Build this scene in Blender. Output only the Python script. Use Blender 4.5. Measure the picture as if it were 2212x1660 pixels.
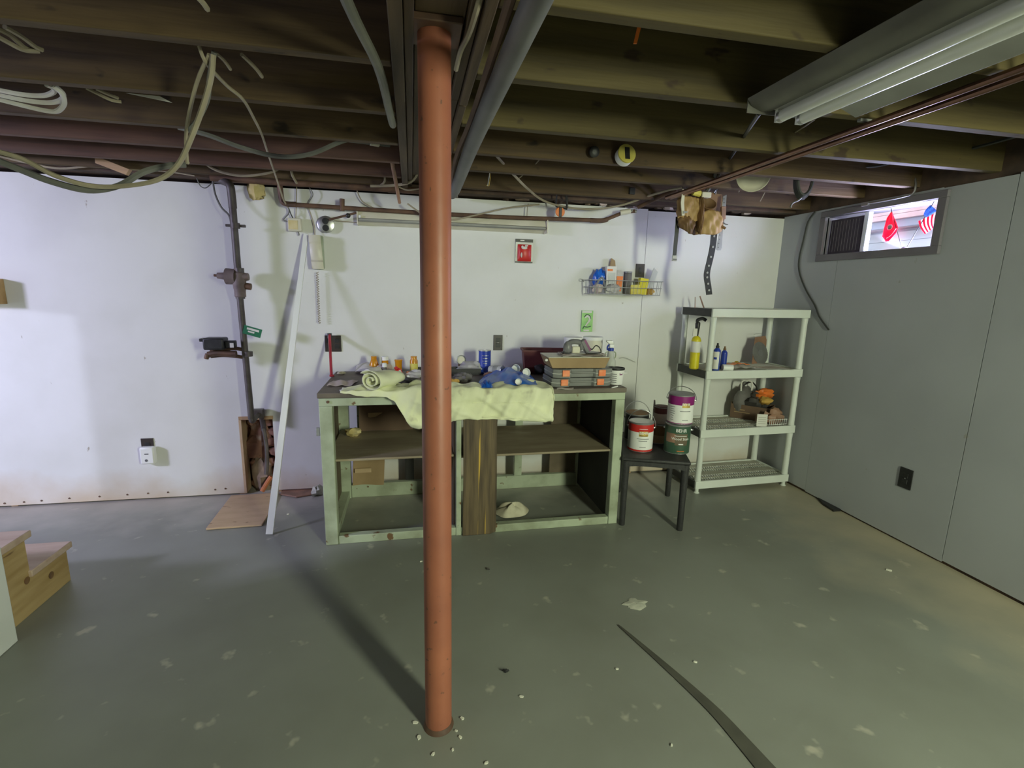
import bpy, math, random
from mathutils import Vector as V, Matrix
random.seed(4)
PI = math.pi
scn = bpy.context.scene
for o in list(bpy.data.objects): bpy.data.objects.remove(o)
C = scn.collection

# ------------------------------------------------------------------ camera
Wp, Hp, F = 2212, 1660, 1063.4
pit, yaw, rol, CH = -.1891, .2029, .023, 1.475
fw = V((math.sin(yaw)*math.cos(pit), math.cos(yaw)*math.cos(pit), math.sin(pit)))
rt = V((math.cos(yaw), -math.sin(yaw), 0)); up = rt.cross(fw)
rt, up = rt*math.cos(rol)+up*math.sin(rol), -rt*math.sin(rol)+up*math.cos(rol)
CAM = V((0, 0, CH))
cd = bpy.data.cameras.new('camera'); cam = bpy.data.objects.new('camera', cd); C.objects.link(cam)
cd.sensor_fit = 'HORIZONTAL'; cd.sensor_width = 36; cd.lens = 36*F/Wp; cd.clip_start = .02; cd.clip_end = 200
cam.matrix_world = Matrix(((rt.x, up.x, -fw.x, 0), (rt.y, up.y, -fw.y, 0), (rt.z, up.z, -fw.z, CH), (0, 0, 0, 1)))
scn.camera = cam

# ------------------------------------------------------------------ light and exposure
scn.view_settings.view_transform = 'Standard'; scn.view_settings.look = 'None'
scn.view_settings.exposure = 0.0; scn.view_settings.gamma = 1; scn.view_settings.use_curve_mapping = False
wd = bpy.data.worlds.new('World'); scn.world = wd; wd.use_nodes = True
bgn = wd.node_tree.nodes['Background']; bgn.inputs[0].default_value = (.80, .88, 1, 1); bgn.inputs[1].default_value = 2.4

def area(name, loc, tgt, sx, sy, power, col):
    l = bpy.data.lights.new(name, 'AREA'); l.shape = 'RECTANGLE'; l.size = sx; l.size_y = sy
    l.energy = power; l.color = col
    o = bpy.data.objects.new(name, l); C.objects.link(o); o.location = loc
    o.rotation_euler = (V(tgt)-V(loc)).to_track_quat('-Z', 'Y').to_euler(); return o
# assumed, unseen lit fluorescent fitting behind the photographer, to the right
area('assumed_fluorescent_light', (1.85, -1.45, 1.90), (1.0, 1.2, 0.75), .34, 1.2, 150, (.92, 1, .72))
# assumed daylight from the left: added area lamp, no window modelled in the wall
area('assumed_left_daylight', (-4.75, 1.15, 2.05), (-.6, 3.2, 1.2), .5, .5, 140, (.66, .65, 1))
# low bluish daylight through an unseen doorway shaped for it in the left wall
sl = bpy.data.lights.new('unseen_doorway_daylight', 'SUN'); sl.energy = .75; sl.angle = math.radians(.7); sl.color = (.70, .76, 1)
so = bpy.data.objects.new('unseen_doorway_daylight', sl); C.objects.link(so)
so.rotation_euler = V((.747, .664, -.08)).to_track_quat('-Z', 'Y').to_euler()

# soft daylight reflected in through the small basement window
wl_ = bpy.data.lights.new('window_daylight', 'SUN'); wl_.energy = 14; wl_.angle = math.radians(60); wl_.color = (.66, .70, 1)
wo = bpy.data.objects.new('window_daylight', wl_); C.objects.link(wo)
wo.rotation_euler = V((-.8, .6, -.05)).to_track_quat('-Z', 'Y').to_euler()

area('sill_bounce_fill', (3.012, 2.63, 1.80), (1.7, 2.3, 2.6), .44, .09, 20, (.62, .64, 1))  # added fill lamp on the sill, imitates daylight bouncing up to the joists

# ------------------------------------------------------------------ helpers
def ray(px, py): return fw+rt*((px-Wp/2)/F)-up*((py-Hp/2)/F)
def Zp(px, py, z): d = ray(px, py); return CAM+d*((z-CH)/d.z)
def Yp(px, py, y): d = ray(px, py); return CAM+d*(y/d.y)
def Xp(px, py, x): d = ray(px, py); return CAM+d*(x/d.x)

def catmull(pts, k=6, closed=False):
    P = [V(p) for p in pts]; n = len(P); out = []
    if n < 3 and not closed: return P
    rng = range(n if closed else n-1)
    for i in rng:
        if closed: a, b, c, d = P[i-1], P[i], P[(i+1) % n], P[(i+2) % n]
        else: a, b, c, d = P[max(i-1, 0)], P[i], P[i+1], P[min(i+2, n-1)]
        for j in range(k):
            t = j/k
            out.append(.5*((2*b)+(c-a)*t+(2*a-5*b+4*c-d)*t*t+(3*b-a-3*c+d)*t**3))
    if not closed: out.append(P[-1])
    return out

class M:
    def __init__(s): s.v = []; s.f = []
    def add(s, vs, fs):
        b = len(s.v); s.v += [V(v) for v in vs]; s.f += [tuple(i+b for i in f) for f in fs]; return s
    def bx(s, x0, y0, z0, x1, y1, z1, T=None):
        vs = [V((x, y, z)) for z in (z0, z1) for y in (y0, y1) for x in (x0, x1)]
        if T is not None: vs = [T @ v for v in vs]
        return s.add(vs, [(0, 2, 3, 1), (4, 5, 7, 6), (0, 1, 5, 4), (2, 6, 7, 3), (0, 4, 6, 2), (1, 3, 7, 5)])
    def cyl(s, p0, p1, r0, r1=None, n=16, cap=True):
        p0, p1 = V(p0), V(p1); r1 = r0 if r1 is None else r1
        q = (p1-p0).to_track_quat('Z', 'Y'); vs = []
        for p, r in ((p0, r0), (p1, r1)):
            for i in range(n):
                a = 2*PI*i/n; vs.append(p+q @ V((r*math.cos(a), r*math.sin(a), 0)))
        fs = [(i, (i+1) % n, n+(i+1) % n, n+i) for i in range(n)]
        if cap: fs += [tuple(range(n-1, -1, -1)), tuple(range(n, 2*n))]
        return s.add(vs, fs)
    def tube(s, pts, r, n=8, k=6, closed=False, flat=1., smooth=True):
        P = catmull(pts, k, closed) if smooth else [V(p) for p in pts]
        m = len(P); vs = []; up0 = V((.13, .21, .97)).normalized()
        for i, p in enumerate(P):
            t = (P[(i+1) % m]-P[i-1]) if closed else (P[min(i+1, m-1)]-P[max(i-1, 0)])
            t.normalize(); u = (up0-t*up0.dot(t))
            if u.length < .05: u = t.orthogonal()
            u.normalize(); up0 = u; w = t.cross(u)
            rr = r(i/(m-1)) if callable(r) else r
            for j in range(n):
                a = 2*PI*j/n; vs.append(p+u*(rr*math.cos(a))+w*(rr*flat*math.sin(a)))
        fs = [(i*n+j, i*n+(j+1) % n, ((i+1) % m)*n+(j+1) % n, ((i+1) % m)*n+j) for i in range(m if closed else m-1) for j in range(n)]
        if not closed: fs += [tuple(range(n-1, -1, -1)), tuple((m-1)*n+j for j in range(n))]
        return s.add(vs, fs)
    def lathe(s, c, prof, n=24, T=None):
        vs = []; c = V(c)
        for r, z in prof:
            for i in range(n):
                a = 2*PI*i/n; p = V((r*math.cos(a), r*math.sin(a), z)); vs.append(c+(T @ p if T is not None else p))
        m = len(prof); fs = [(i*n+j, i*n+(j+1) % n, (i+1)*n+(j+1) % n, (i+1)*n+j) for i in range(m-1) for j in range(n)]
        if prof[0][0] > 1e-5: fs.append(tuple(range(n-1, -1, -1)))
        if prof[-1][0] > 1e-5: fs.append(tuple((m-1)*n+j for j in range(n)))
        return s.add(vs, fs)
    def prism(s, poly, ext, T=None):          # poly: list of 3-D points, extruded by vector ext
        P = [V(p) for p in poly]; e = V(ext); n = len(P); vs = P+[p+e for p in P]
        if T is not None: vs = [T @ v for v in vs]
        return s.add(vs, [tuple(range(n-1, -1, -1)), tuple(range(n, 2*n))]+[(i, (i+1) % n, n+(i+1) % n, n+i) for i in range(n)])
    def sheet(s, fn, nu, nv, th=.002):        # fn(u,v)->point ; closed thin sheet
        A = [fn(i/nu, j/nv) for i in range(nu+1) for j in range(nv+1)]
        A = [V(a) for a in A]; N = []; w = nv+1
        for i in range(nu+1):
            for j in range(w):
                du = A[min(i+1, nu)*w+j]-A[max(i-1, 0)*w+j]; dv = A[i*w+min(j+1, nv)]-A[i*w+max(j-1, 0)]
                nn = du.cross(dv); N.append(nn.normalized() if nn.length > 0 else V((0, 0, 1)))
        k = len(A); vs = [a+n*th/2 for a, n in zip(A, N)]+[a-n*th/2 for a, n in zip(A, N)]
        fs = []
        for i in range(nu):
            for j in range(nv):
                q = (i*w+j, (i+1)*w+j, (i+1)*w+j+1, i*w+j+1); fs.append(q); fs.append(tuple(k+x for x in reversed(q)))
        bd = [i*w for i in range(nu+1)]+[nu*w+j for j in range(1, w)]+[i*w+nv for i in range(nu-1, -1, -1)]+[j for j in range(nv-1, 0, -1)]
        for a, b in zip(bd, bd[1:]+bd[:1]): fs.append((b, a, k+a, k+b))
        return s.add(vs, fs)
    def blob(s, c, r, amp=.15, n=14, seed=0, T=None):
        rs = random.Random(seed); c = V(c); ph = [(rs.uniform(2, 6), rs.uniform(2, 6), rs.uniform(0, 6), rs.uniform(-1, 1)) for _ in range(7)]
        vs = [V((0, 0, -r[2]))+c]; m = n//2
        for i in range(1, m):
            th = PI*i/m
            for j in range(n):
                a = 2*PI*j/n; d = V((math.sin(th)*math.cos(a), math.sin(th)*math.sin(a), -math.cos(th)))
                f = 1+amp*sum(q[3]*math.sin(q[0]*d.x*1.7+q[1]*d.y*1.7+q[2]+3*d.z) for q in ph)/2
                p = V((d.x*r[0]*f, d.y*r[1]*f, d.z*r[2]*f)); vs.append(c+(T @ p if T is not None else p))
        vs.append(c+V((0, 0, r[2])))
        fs = [(0, 1+(j+1) % n, 1+j) for j in range(n)]
        for i in range(m-2):
            for j in range(n): a = 1+i*n; fs.append((a+j, a+(j+1) % n, a+n+(j+1) % n, a+n+j))
        L = len(vs)-1; a = 1+(m-2)*n
        fs += [(L, a+j, a+(j+1) % n) for j in range(n)]
        return s.add(vs, fs)
    def build(s, name, mat, parent=None, bev=0, label=None, local=False, ang=35, kind=None):
        me = bpy.data.meshes.new(name); inv = None
        if parent is not None and not local: inv = WM[root(parent)].inverted()
        me.from_pydata([(inv @ v if inv is not None else v) for v in s.v], [], s.f)
        me.validate(); me.shade_smooth(); me.set_sharp_from_angle(angle=math.radians(ang)); me.materials.append(MT[mat])
        o = bpy.data.objects.new(name, me); C.objects.link(o)
        if parent is not None: o.parent = parent
        else: WM[o] = Matrix()
        if bev:
            b = o.modifiers.new('bevel', 'BEVEL'); b.width = bev; b.segments = 2; b.limit_method = 'ANGLE'; b.angle_limit = math.radians(40)
        if label: o['label'] = label
        if kind: o['kind'] = kind
        return o
WM = {}
def root(o):
    while o.parent is not None: o = o.parent
    return o
def tag(o, label, cat, group=None):
    o['label'] = label; o['category'] = cat
    if group: o['group'] = group
    return o
def thing(name, label, cat, loc=(0, 0, 0), rz=0, group=None):
    o = bpy.data.objects.new(name, None); C.objects.link(o); o.empty_display_size = .05
    o.location = loc; o.rotation_euler = (0, 0, rz); WM[o] = Matrix.Translation(V(loc)) @ Matrix.Rotation(rz, 4, 'Z')
    return tag(o, label, cat, group)
def struct(name, loc=(0, 0, 0)):
    o = bpy.data.objects.new(name, None); C.objects.link(o); o.location = loc; WM[o] = Matrix.Translation(V(loc)); o['kind'] = 'structure'; return o
def copy_thing(r, loc, rz, label=None):
    n = r.copy(); C.objects.link(n); n.location = loc; n.rotation_euler = (0, 0, rz)
    if label: n['label'] = label
    for ch in list(r.children):
        c = ch.copy(); C.objects.link(c); c.parent = n
        for g in ch.children:
            d = g.copy(); C.objects.link(d); d.parent = c
    WM[n] = Matrix.Translation(V(loc)) @ Matrix.Rotation(rz, 4, 'Z'); return n

# ------------------------------------------------------------------ materials
MT = {}
def mat(name, c, c2=None, scale=6., lo=.4, hi=.65, rough=.6, metal=0, bump=0, bscale=None, st=(1, 1, 1), detail=6,
        trans=0, ior=1.45, emit=0, spec=None, c3=None, s3=20., lo3=.62, hi3=.7, alpha=None, st3=None):
    m = bpy.data.materials.new(name); m.use_nodes = True; nt = m.node_tree; N = nt.nodes; L = nt.links
    b = N['Principled BSDF']; b.inputs['Base Color'].default_value = (*c, 1); b.inputs['Roughness'].default_value = rough
    b.inputs['Metallic'].default_value = metal
    if spec is not None: b.inputs['Specular IOR Level'].default_value = spec
    if trans: b.inputs['Transmission Weight'].default_value = trans; b.inputs['IOR'].default_value = ior
    if emit: b.inputs['Emission Color'].default_value = (*c, 1); b.inputs['Emission Strength'].default_value = emit
    if alpha is not None: b.inputs['Alpha'].default_value = alpha
    def noise(sc, stx, det=detail):
        tc = N.new('ShaderNodeTexCoord'); mp = N.new('ShaderNodeMapping'); mp.inputs['Scale'].default_value = stx
        L.new(tc.outputs['Object'], mp.inputs[0]); n = N.new('ShaderNodeTexNoise'); n.inputs['Scale'].default_value = sc; n.inputs['Detail'].default_value = det
        L.new(mp.outputs[0], n.inputs[0]); return n.outputs['Fac']
    def mix(f, lo, hi, A, B):
        r = N.new('ShaderNodeMapRange'); r.inputs[1].default_value = lo; r.inputs[2].default_value = hi; L.new(f, r.inputs[0])
        x = N.new('ShaderNodeMix'); x.data_type = 'RGBA'; L.new(r.outputs[0], x.inputs[0])
        for i, k in ((6, A), (7, B)):
            if isinstance(k, tuple): x.inputs[i].default_value = (*k, 1)
            else: L.new(k, x.inputs[i])
        return x.outputs[2]
    col = None
    if c2 is not None: col = mix(noise(scale, st), lo, hi, c, c2)
    if c3 is not None: col = mix(noise(s3, st3 or st, 3), lo3, hi3, col if col is not None else c, c3)
    if col is not None: L.new(col, b.inputs['Base Color'])
    if bump:
        bp = N.new('ShaderNodeBump'); bp.inputs['Strength'].default_value = bump; bp.inputs['Distance'].default_value = .004
        L.new(noise(bscale or scale*3, st), bp.inputs['Height']); L.new(bp.outputs[0], b.inputs['Normal'])
    m['mix'] = 0; MT[name] = m; m_nodes[name] = (nt, N, L, b, noise, mix, col); return m
m_nodes = {}

mat('wall_paint', (.76, .76, .745), (.70, .70, .67), 2.2, .45, .72, .55, bump=.12, bscale=40, c3=(.40, .36, .30), s3=17, lo3=.745, hi3=.78, st3=(1.6, 1, .7))
mat('wall_right_paint', (.455, .475, .50), (.40, .415, .44), 1.6, .4, .75, .6, bump=.1, bscale=40, c3=(.38, .37, .35), s3=18, lo3=.74, hi3=.78)
mat('white_board', (.74, .76, .74), (.66, .69, .66), 3, .45, .7, .5)
mat('floor_paint', (.262, .275, .24), (.215, .222, .19), 1.7, .38, .68, .42, bump=.15, bscale=14, c3=(.45, .43, .36), s3=9, lo3=.66, hi3=.74)
mat('joist_wood', (.13, .083, .036), (.072, .044, .021), 5, .35, .65, .75, bump=.4, bscale=14, st=(.35, 5, 5), c3=(.035, .022, .012), s3=4.5, lo3=.64, hi3=.72, st3=(1.4, 3, 3))
mat('joist_wood_green', (.112, .084, .028), (.068, .050, .019), 4, .35, .65, .75, bump=.4, bscale=14, st=(.35, 5, 5), c3=(.05, .03, .015), s3=4.5, lo3=.66, hi3=.72, st3=(1.4, 3, 3))
mat('red_wood', (.17, .085, .055), (.095, .052, .036), 5, .35, .65, .75, bump=.35, bscale=14, st=(.35, 5, 5))
mat('beam_wood', (.13, .088, .05), (.065, .045, .027), 5, .35, .65, .75, bump=.4, bscale=14, st=(5, .35, 5))
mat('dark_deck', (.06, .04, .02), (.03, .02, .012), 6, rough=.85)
mat('new_wood', (.55, .36, .20), (.42, .27, .15), 6, rough=.6, bump=.2, bscale=20, st=(.5, 4, 4))
mat('stair_wood', (.50, .36, .17), (.36, .24, .09), 4, rough=.55, bump=.15, bscale=18, st=(4, .5, 4), c3=(.2, .12, .05), s3=7, lo3=.70, hi3=.74)
mat('tread_wood', (.55, .42, .33), (.46, .33, .25), 5, rough=.55, bump=.15, bscale=18, st=(.6, 4, 4))
mat('plywood', (.58, .42, .26), (.52, .37, .22), 7, rough=.65, bump=.15, bscale=20, st=(1, 3, 3), c3=(.25, .16, .09), s3=12, lo3=.68, hi3=.73)
mat('plank_dark', (.16, .115, .06), (.065, .045, .027), 5, rough=.6, bump=.4, bscale=12, st=(7, 7, .45), c3=(.62, .40, .06), s3=6, lo3=.60, hi3=.63, st3=(5, 5, .12))
mat('bench_green', (.44, .50, .37), (.29, .32, .22), 7, .42, .68, .55, bump=.2, bscale=30, c3=(.16, .09, .04), s3=16, lo3=.66, hi3=.71)
mat('bench_top', (.17, .14, .11), (.10, .085, .07), 6, rough=.6, bump=.3, c3=(.30, .16, .08), s3=9, lo3=.68, hi3=.74)
mat('bench_brown', (.17, .13, .085), (.11, .085, .055), 5, rough=.75)
mat('bench_black', (.022, .021, .02), (.035, .032, .03), 5, rough=.8)
mat('shelf_board', (.37, .31, .21), (.26, .21, .14), 4, rough=.6, st=(.6, 2, 2), c3=(.42, .36, .27), s3=7, lo3=.64, hi3=.75)
mat('post_red', (.36, .125, .07), (.27, .09, .055), 5, .35, .7, .45, bump=.25, bscale=22, c3=(.16, .07, .045), s3=42, lo3=.68, hi3=.72)
mat('brick_red', (.30, .16, .11), (.18, .09, .065), 8, rough=.9, bump=.9, bscale=16, c3=(.42, .34, .30), s3=7, lo3=.6, hi3=.7)
mat('iron_pipe', (.13, .115, .11), (.085, .07, .065), 12, rough=.5, metal=.35, bump=.1)
mat('rust_pipe', (.17, .095, .06), (.10, .06, .045), 12, rough=.6, metal=.3)
mat('copper', (.30, .17, .125), (.22, .125, .095), 10, rough=.38, metal=.85)
mat('regulator', (.22, .17, .16), (.15, .11, .10), 14, rough=.6, bump=.3)
mat('steel', (.62, .62, .63), (.5, .5, .5), 9, rough=.32, metal=.9)
mat('steel_dull', (.40, .41, .41), (.30, .30, .30), 9, rough=.5, metal=.6)
mat('grey_conduit', (.135, .135, .13), (.10, .10, .097), 5, rough=.5)
mat('grey_pipe', (.19, .19, .155), (.14, .14, .12), 6, rough=.5)
mat('cable_white', (.72, .70, .66), (.60, .57, .52), 9, rough=.5)
mat('cable_cream', (.40, .345, .25), (.31, .265, .19), 9, rough=.55)
mat('cable_grey', (.17, .17, .155), (.12, .12, .11), 9, rough=.55)
mat('cable_dark', (.045, .047, .045), None, rough=.5)
mat('black_plastic', (.018, .018, .019), (.028, .028, .029), 30, rough=.45, bump=.05, bscale=80)
mat('brown_plate', (.045, .036, .032), None, rough=.4)
mat('stool_black', (.03, .03, .031), (.042, .042, .043), 60, rough=.5, bump=.2, bscale=150)
mat('white_plastic', (.87, .88, .86), None, rough=.4)
mat('shelf_plastic', (.76, .80, .75), (.70, .74, .69), 4, rough=.45)
mat('shelf_dust', (.46, .45, .38), (.37, .35, .29), 8, rough=.7, c3=(.60, .60, .54), s3=15, lo3=.6, hi3=.72)
mat('cream_plastic', (.70, .67, .55), (.62, .59, .46), 5, rough=.4)
mat('fixture_white', (.62, .62, .56), (.52, .52, .46), 4, rough=.4)
mat('fixture_dark', (.17, .165, .14), (.12, .115, .10), 6, rough=.55)
mat('fixture_shade', (.33, .33, .30), (.27, .27, .245), 6, rough=.5)
mat('tube_glass', (.85, .86, .82), None, rough=.25)
mat('cloth', (.86, .88, .62), (.74, .76, .52), 5, .4, .7, .9, bump=.35, bscale=60, c3=(.45, .43, .31), s3=8, lo3=.62, hi3=.74)
mat('cloth_grey', (.42, .42, .34), (.33, .33, .26), 9, rough=.9, bump=.4, bscale=40)
mat('amber', (.80, .36, .02), (.62, .24, .01), 10, rough=.25, trans=.25)
mat('paper', (.78, .77, .72), (.68, .66, .60), 8, rough=.7)
mat('paper_pink', (.62, .52, .46), (.52, .44, .40), 8, rough=.7)
mat('red', (.60, .03, .025), None, rough=.4)
mat('dark_red', (.42, .03, .045), (.34, .025, .04), 9, rough=.4)
mat('maroon', (.13, .03, .03), (.095, .024, .022), 7, rough=.55)
mat('blue', (.02, .045, .36), (.03, .08, .42), 6, rough=.35)
mat('blue_bag', (.012, .10, .55), (.02, .17, .68), 12, rough=.25, bump=.5, bscale=30)
mat('orange', (.85, .22, .04), None, rough=.4)
mat('orange_latch', (.90, .24, .09), (.92, .34, .16), 22, rough=.35)
mat('orange_dull', (.50, .17, .07), (.40, .13, .05), 9, rough=.55)
mat('yellow', (.75, .66, .02), (.66, .54, .02), 8, rough=.4)
mat('yellow_sponge', (.72, .64, .15), (.62, .52, .10), 14, rough=.85)
mat('magenta', (.26, .012, .17), None, rough=.4)
mat('green_can', (.045, .10, .062), None, rough=.4)
mat('green_tag', (.02, .17, .08), None, rough=.45)
mat('green_card', (.36, .66, .22), (.24, .55, .16), 14, rough=.45)
mat('pink_brown', (.36, .20, .13), (.22, .13, .09), 10, rough=.5)
mat('clear_plastic', (.80, .82, .82), None, rough=.18, trans=.85, ior=1.2)
mat('clear_bag', (.62, .60, .56), (.78, .77, .74), 16, rough=.3, trans=.35, ior=1.15, bump=.6, bscale=40)
mat('smoke_plastic', (.33, .34, .33), (.40, .41, .40), 8, rough=.3, trans=.35, ior=1.2)
mat('pale_plastic', (.70, .72, .68), None, rough=.35, trans=.3, ior=1.2)
mat('dark_stuff', (.035, .033, .032), (.06, .055, .05), 12, rough=.6, bump=.4, bscale=30)
mat('grey_dark', (.15, .14, .135), (.10, .095, .09), 12, rough=.6)
mat('purple', (.23, .06, .18), None, rough=.4)
mat('tool_grey', (.20, .20, .21), (.14, .14, .15), 10, rough=.4)
mat('leather', (.52, .34, .15), (.36, .22, .09), 7, rough=.6, bump=.35, bscale=26)
mat('leather_dark', (.22, .12, .05), (.14, .08, .035), 7, rough=.65, bump=.35, bscale=26)
mat('cardboard', (.40, .28, .15), (.33, .225, .12), 5, rough=.8)
mat('cardboard_dark', (.16, .10, .065), (.12, .075, .05), 6, rough=.8)
mat('foam', (.62, .50, .22), (.72, .62, .36), 12, rough=.95, bump=.9, bscale=25)
mat('ochre', (.60, .36, .08), (.45, .26, .06), 10, rough=.6)
mat('blade_grey', (.36, .355, .35), (.28, .275, .27), 14, rough=.4, metal=.6)
mat('screen_dark', (.075, .06, .085), (.055, .045, .065), 20, rough=.7)
mat('frame_grey', (.20, .185, .21), (.165, .15, .175), 5, rough=.55)
mat('frame_white', (.72, .76, .80), None, rough=.4)
mat('flag_red', (.85, .05, .10), (.75, .03, .08), 12, rough=.7)
mat('flag_white', (.85, .85, .85), None, rough=.7)
mat('flag_blue', (.16, .30, .60), None, rough=.7)
mat('gold', (.70, .50, .12), None, rough=.35, metal=.6)
mat('rag', (.66, .62, .47), (.52, .47, .34), 11, rough=.9, bump=.4, bscale=30)
mat('ext_pink', (.62, .40, .40), (.72, .52, .50), 5, rough=.8)
mat('ext_white', (.70, .74, .78), None, rough=.6)
mat('ext_grey', (.30, .32, .40), None, rough=.6)
mat('ext_teal', (.45, .62, .62), None, rough=.6)
mat('ext_ground', (.45, .44, .42), (.38, .38, .35), 6, rough=.9)
mat('sill_wood', (.12, .075, .05), (.06, .04, .03), 8, rough=.85, bump=.4)
mat('debris', (.30, .22, .16), (.14, .10, .08), 10, rough=.9, bump=.5)
mat('chip', (.74, .73, .62), None, rough=.7)
mat('plaster', (.60, .60, .50), (.42, .43, .36), 14, rough=.8, bump=.5)
mat('window_glass', (.9, .93, .95), None, rough=.02)

def shader_mix(name, mk, fac):
    nt, N, L, bs = m_nodes[name][:4]; out = N['Material Output']; x = N.new('ShaderNodeMixShader'); x.inputs[0].default_value = fac
    b = mk(N, L, bs); L.new(bs.outputs[0], x.inputs[1]); L.new(b.outputs[0], x.inputs[2]); L.new(x.outputs[0], out.inputs[0])
def mk_trl(N, L, bs):
    b = N.new('ShaderNodeBsdfTranslucent'); src = bs.inputs['Base Color']
    if src.is_linked: L.new(src.links[0].from_socket, b.inputs[0])
    else: b.inputs[0].default_value = src.default_value
    return b
for k in ('flag_red', 'flag_white', 'flag_blue'): shader_mix(k, mk_trl, .6)
def mk_tr(N, L, bs):
    b = N.new('ShaderNodeBsdfTransparent'); return b
shader_mix('window_glass', mk_tr, .94)
# stains that belong to the surfaces: rusty band at the foot of the back wall, worn strip along the floor edges
def stain(name, axis, a, b, col, nsc, amt=1.):
    nt, N, L, bs, noise, mix, base = m_nodes[name]
    tc = N.new('ShaderNodeTexCoord'); sp = N.new('ShaderNodeSeparateXYZ'); L.new(tc.outputs['Object'], sp.inputs[0])
    nz = noise(nsc, (1, 1, 1)); mr = N.new('ShaderNodeMapRange'); mr.inputs[1].default_value = a; mr.inputs[2].default_value = b
    L.new(sp.outputs[axis], mr.inputs[0])
    ad = N.new('ShaderNodeMath'); ad.operation = 'ADD'; L.new(mr.outputs[0], ad.inputs[0]); L.new(nz, ad.inputs[1])
    out = mix(ad.outputs[0], .78, .78+.5/amt, base, col); L.new(out, bs.inputs['Base Color'])
    m_nodes[name] = (nt, N, L, bs, noise, mix, out)
stain('floor_paint', 0, 1.9, 3.0, (.46, .41, .30), 3.2, .7)
stain('floor_paint', 1, 2.9, 3.75, (.50, .47, .42), 4, .7)
stain('wall_paint', 2, .34, -.1, (.56, .44, .30), 3.0, .8)

# ================================================================== SETTING
YB, XR, ZT, JB, DK = 3.6, 2.93, 2.093, 2.12, 2.31
M().bx(-5.2, -4, -.1, 3.3, 3.95, 0).build('floor', 'floor_paint', kind='structure')
wb = struct('wall_back')
HX0, HX1, HZ = -1.18, -.965, .55                    # opening cut in the wall panels round the gas pipe
SEAM = 1.755
def panel(w, x0, z0, x1, z1, mt='wall_paint'): M().bx(x0, YB, z0, x1, YB+.014, z1).build('panel', mt, w)
M().prism([(-5.1, YB, .012), (HX0, YB, .012), (HX0, YB, HZ), (HX1, YB, HZ), (HX1, YB, .02), (SEAM-.0015, YB, .02), (SEAM-.0015, YB, ZT), (-5.1, YB, ZT-.008)], (0, .014, 0)).build('panel', 'wall_paint', wb)
panel(wb, SEAM+.0015, .015, 3.1, ZT-.012)
M().bx(-5.1, 3.76, -.05, 3.2, 3.95, 2.32).build('foundation', 'brick_red', wb)
for x in (-5.05, -2.6, HX0-.04, HX1+.005, .3, SEAM-.02, 2.4, 2.96): M().bx(x, YB+.0145, .0, x+.036, 3.76, ZT-.03).build('stud', 'new_wood', wb)
M().bx(HX0-.002, YB-.004, HZ-.002, HX1+.004, YB+.12, HZ+.022).build('cut_edge', 'new_wood', wb)
M().bx(HX0-.004, YB-.001, .01, HX0+.012, YB+.10, HZ-.004).build('cut_edge', 'plywood', wb)
# rough brickwork seen through the opening
rs = random.Random(2)
for r in range(7):
    for c in range(2):
        x = HX0+.016+c*.103+(.02 if r % 2 else 0); d = rs.uniform(0, .02)
        M().blob((x+.045, 3.735-d, .045+r*.076), (.052, .05, .036), .28, 10, r*3+c).build('brick', 'brick_red', wb)
M().blob((HX0+.10, 3.69, .11), (.08, .055, .14), .4, 12, 77).build('mortar_lump', 'debris', wb)
M().blob((HX0+.085, 3.70, .36), (.065, .04, .16), .4, 12, 78).build('mortar_lump', 'brick_red', wb)
M().bx(-5.1, 3.50, ZT+.015, 3.0, 3.76, ZT+.05).build('sill_plate', 'sill_wood', wb)
M().bx(-5.1, 3.72, ZT+.05, 3.0, 3.77, 2.32).build('rim_board', 'sill_wood', wb)

wr = struct('wall_right')
WY0, WY1, WZ0, WZ1 = 2.385, 3.165, 1.775, 2.035
def rp(y0, z0, y1, z1): M().bx(XR, y0, z0, XR+.012, y1, z1).build('panel', 'wall_right_paint', wr)
SY1, SY2 = 3.03, 2.02
rp(2.385, .012, SY1-.0012, WZ0); rp(SY1+.0012, .02, 3.6, WZ0); rp(WY1, WZ0, 3.6, ZT); rp(WY0, WZ1, WY1, ZT)
rp(SY2+.002, .012, WY0, ZT-.004); rp(.62, .02, SY2-.002, ZT+.004); rp(-4, .02, .618, ZT)
M().bx(XR+.012, -4, -.05, XR+.07, 3.95, WZ0-.01).build('foundation', 'sill_wood', wr)
M().bx(XR+.012, -4, WZ1+.01, XR+.07, 3.95, 2.4).build('foundation', 'sill_wood', wr)
M().bx(XR+.012, -4, WZ0-.02, XR+.07, WY0-.01, WZ1+.02).build('foundation', 'sill_wood', wr)
M().bx(XR+.012, WY1+.01, WZ0-.02, XR+.07, 3.95, WZ1+.02).build('foundation', 'sill_wood', wr)
wl = struct('wall_left')
M().bx(-5.12, -4, 0, -5.0, .89, 2.4).build('panel', 'wall_paint', wl)
M().bx(-5.12, .89, 1.58, -5.0, 3.95, 2.4).build('panel', 'wall_paint', wl)  # opening below is shaped to throw the bright patch on the back wall
M().bx(-5.12, 2.5, 0, -5.0, 3.95, 1.58).build('panel', 'wall_paint', wl)
M().bx(-5.2, -4.1, -.1, 3.2, -4, 2.4).build('wall_front', 'wall_paint', kind='structure')
M().bx(-1.80, .3, 0, -1.617, 2.165, 2.10).build('wall_stairs', 'white_board', bev=.004, kind='structure')

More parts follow.
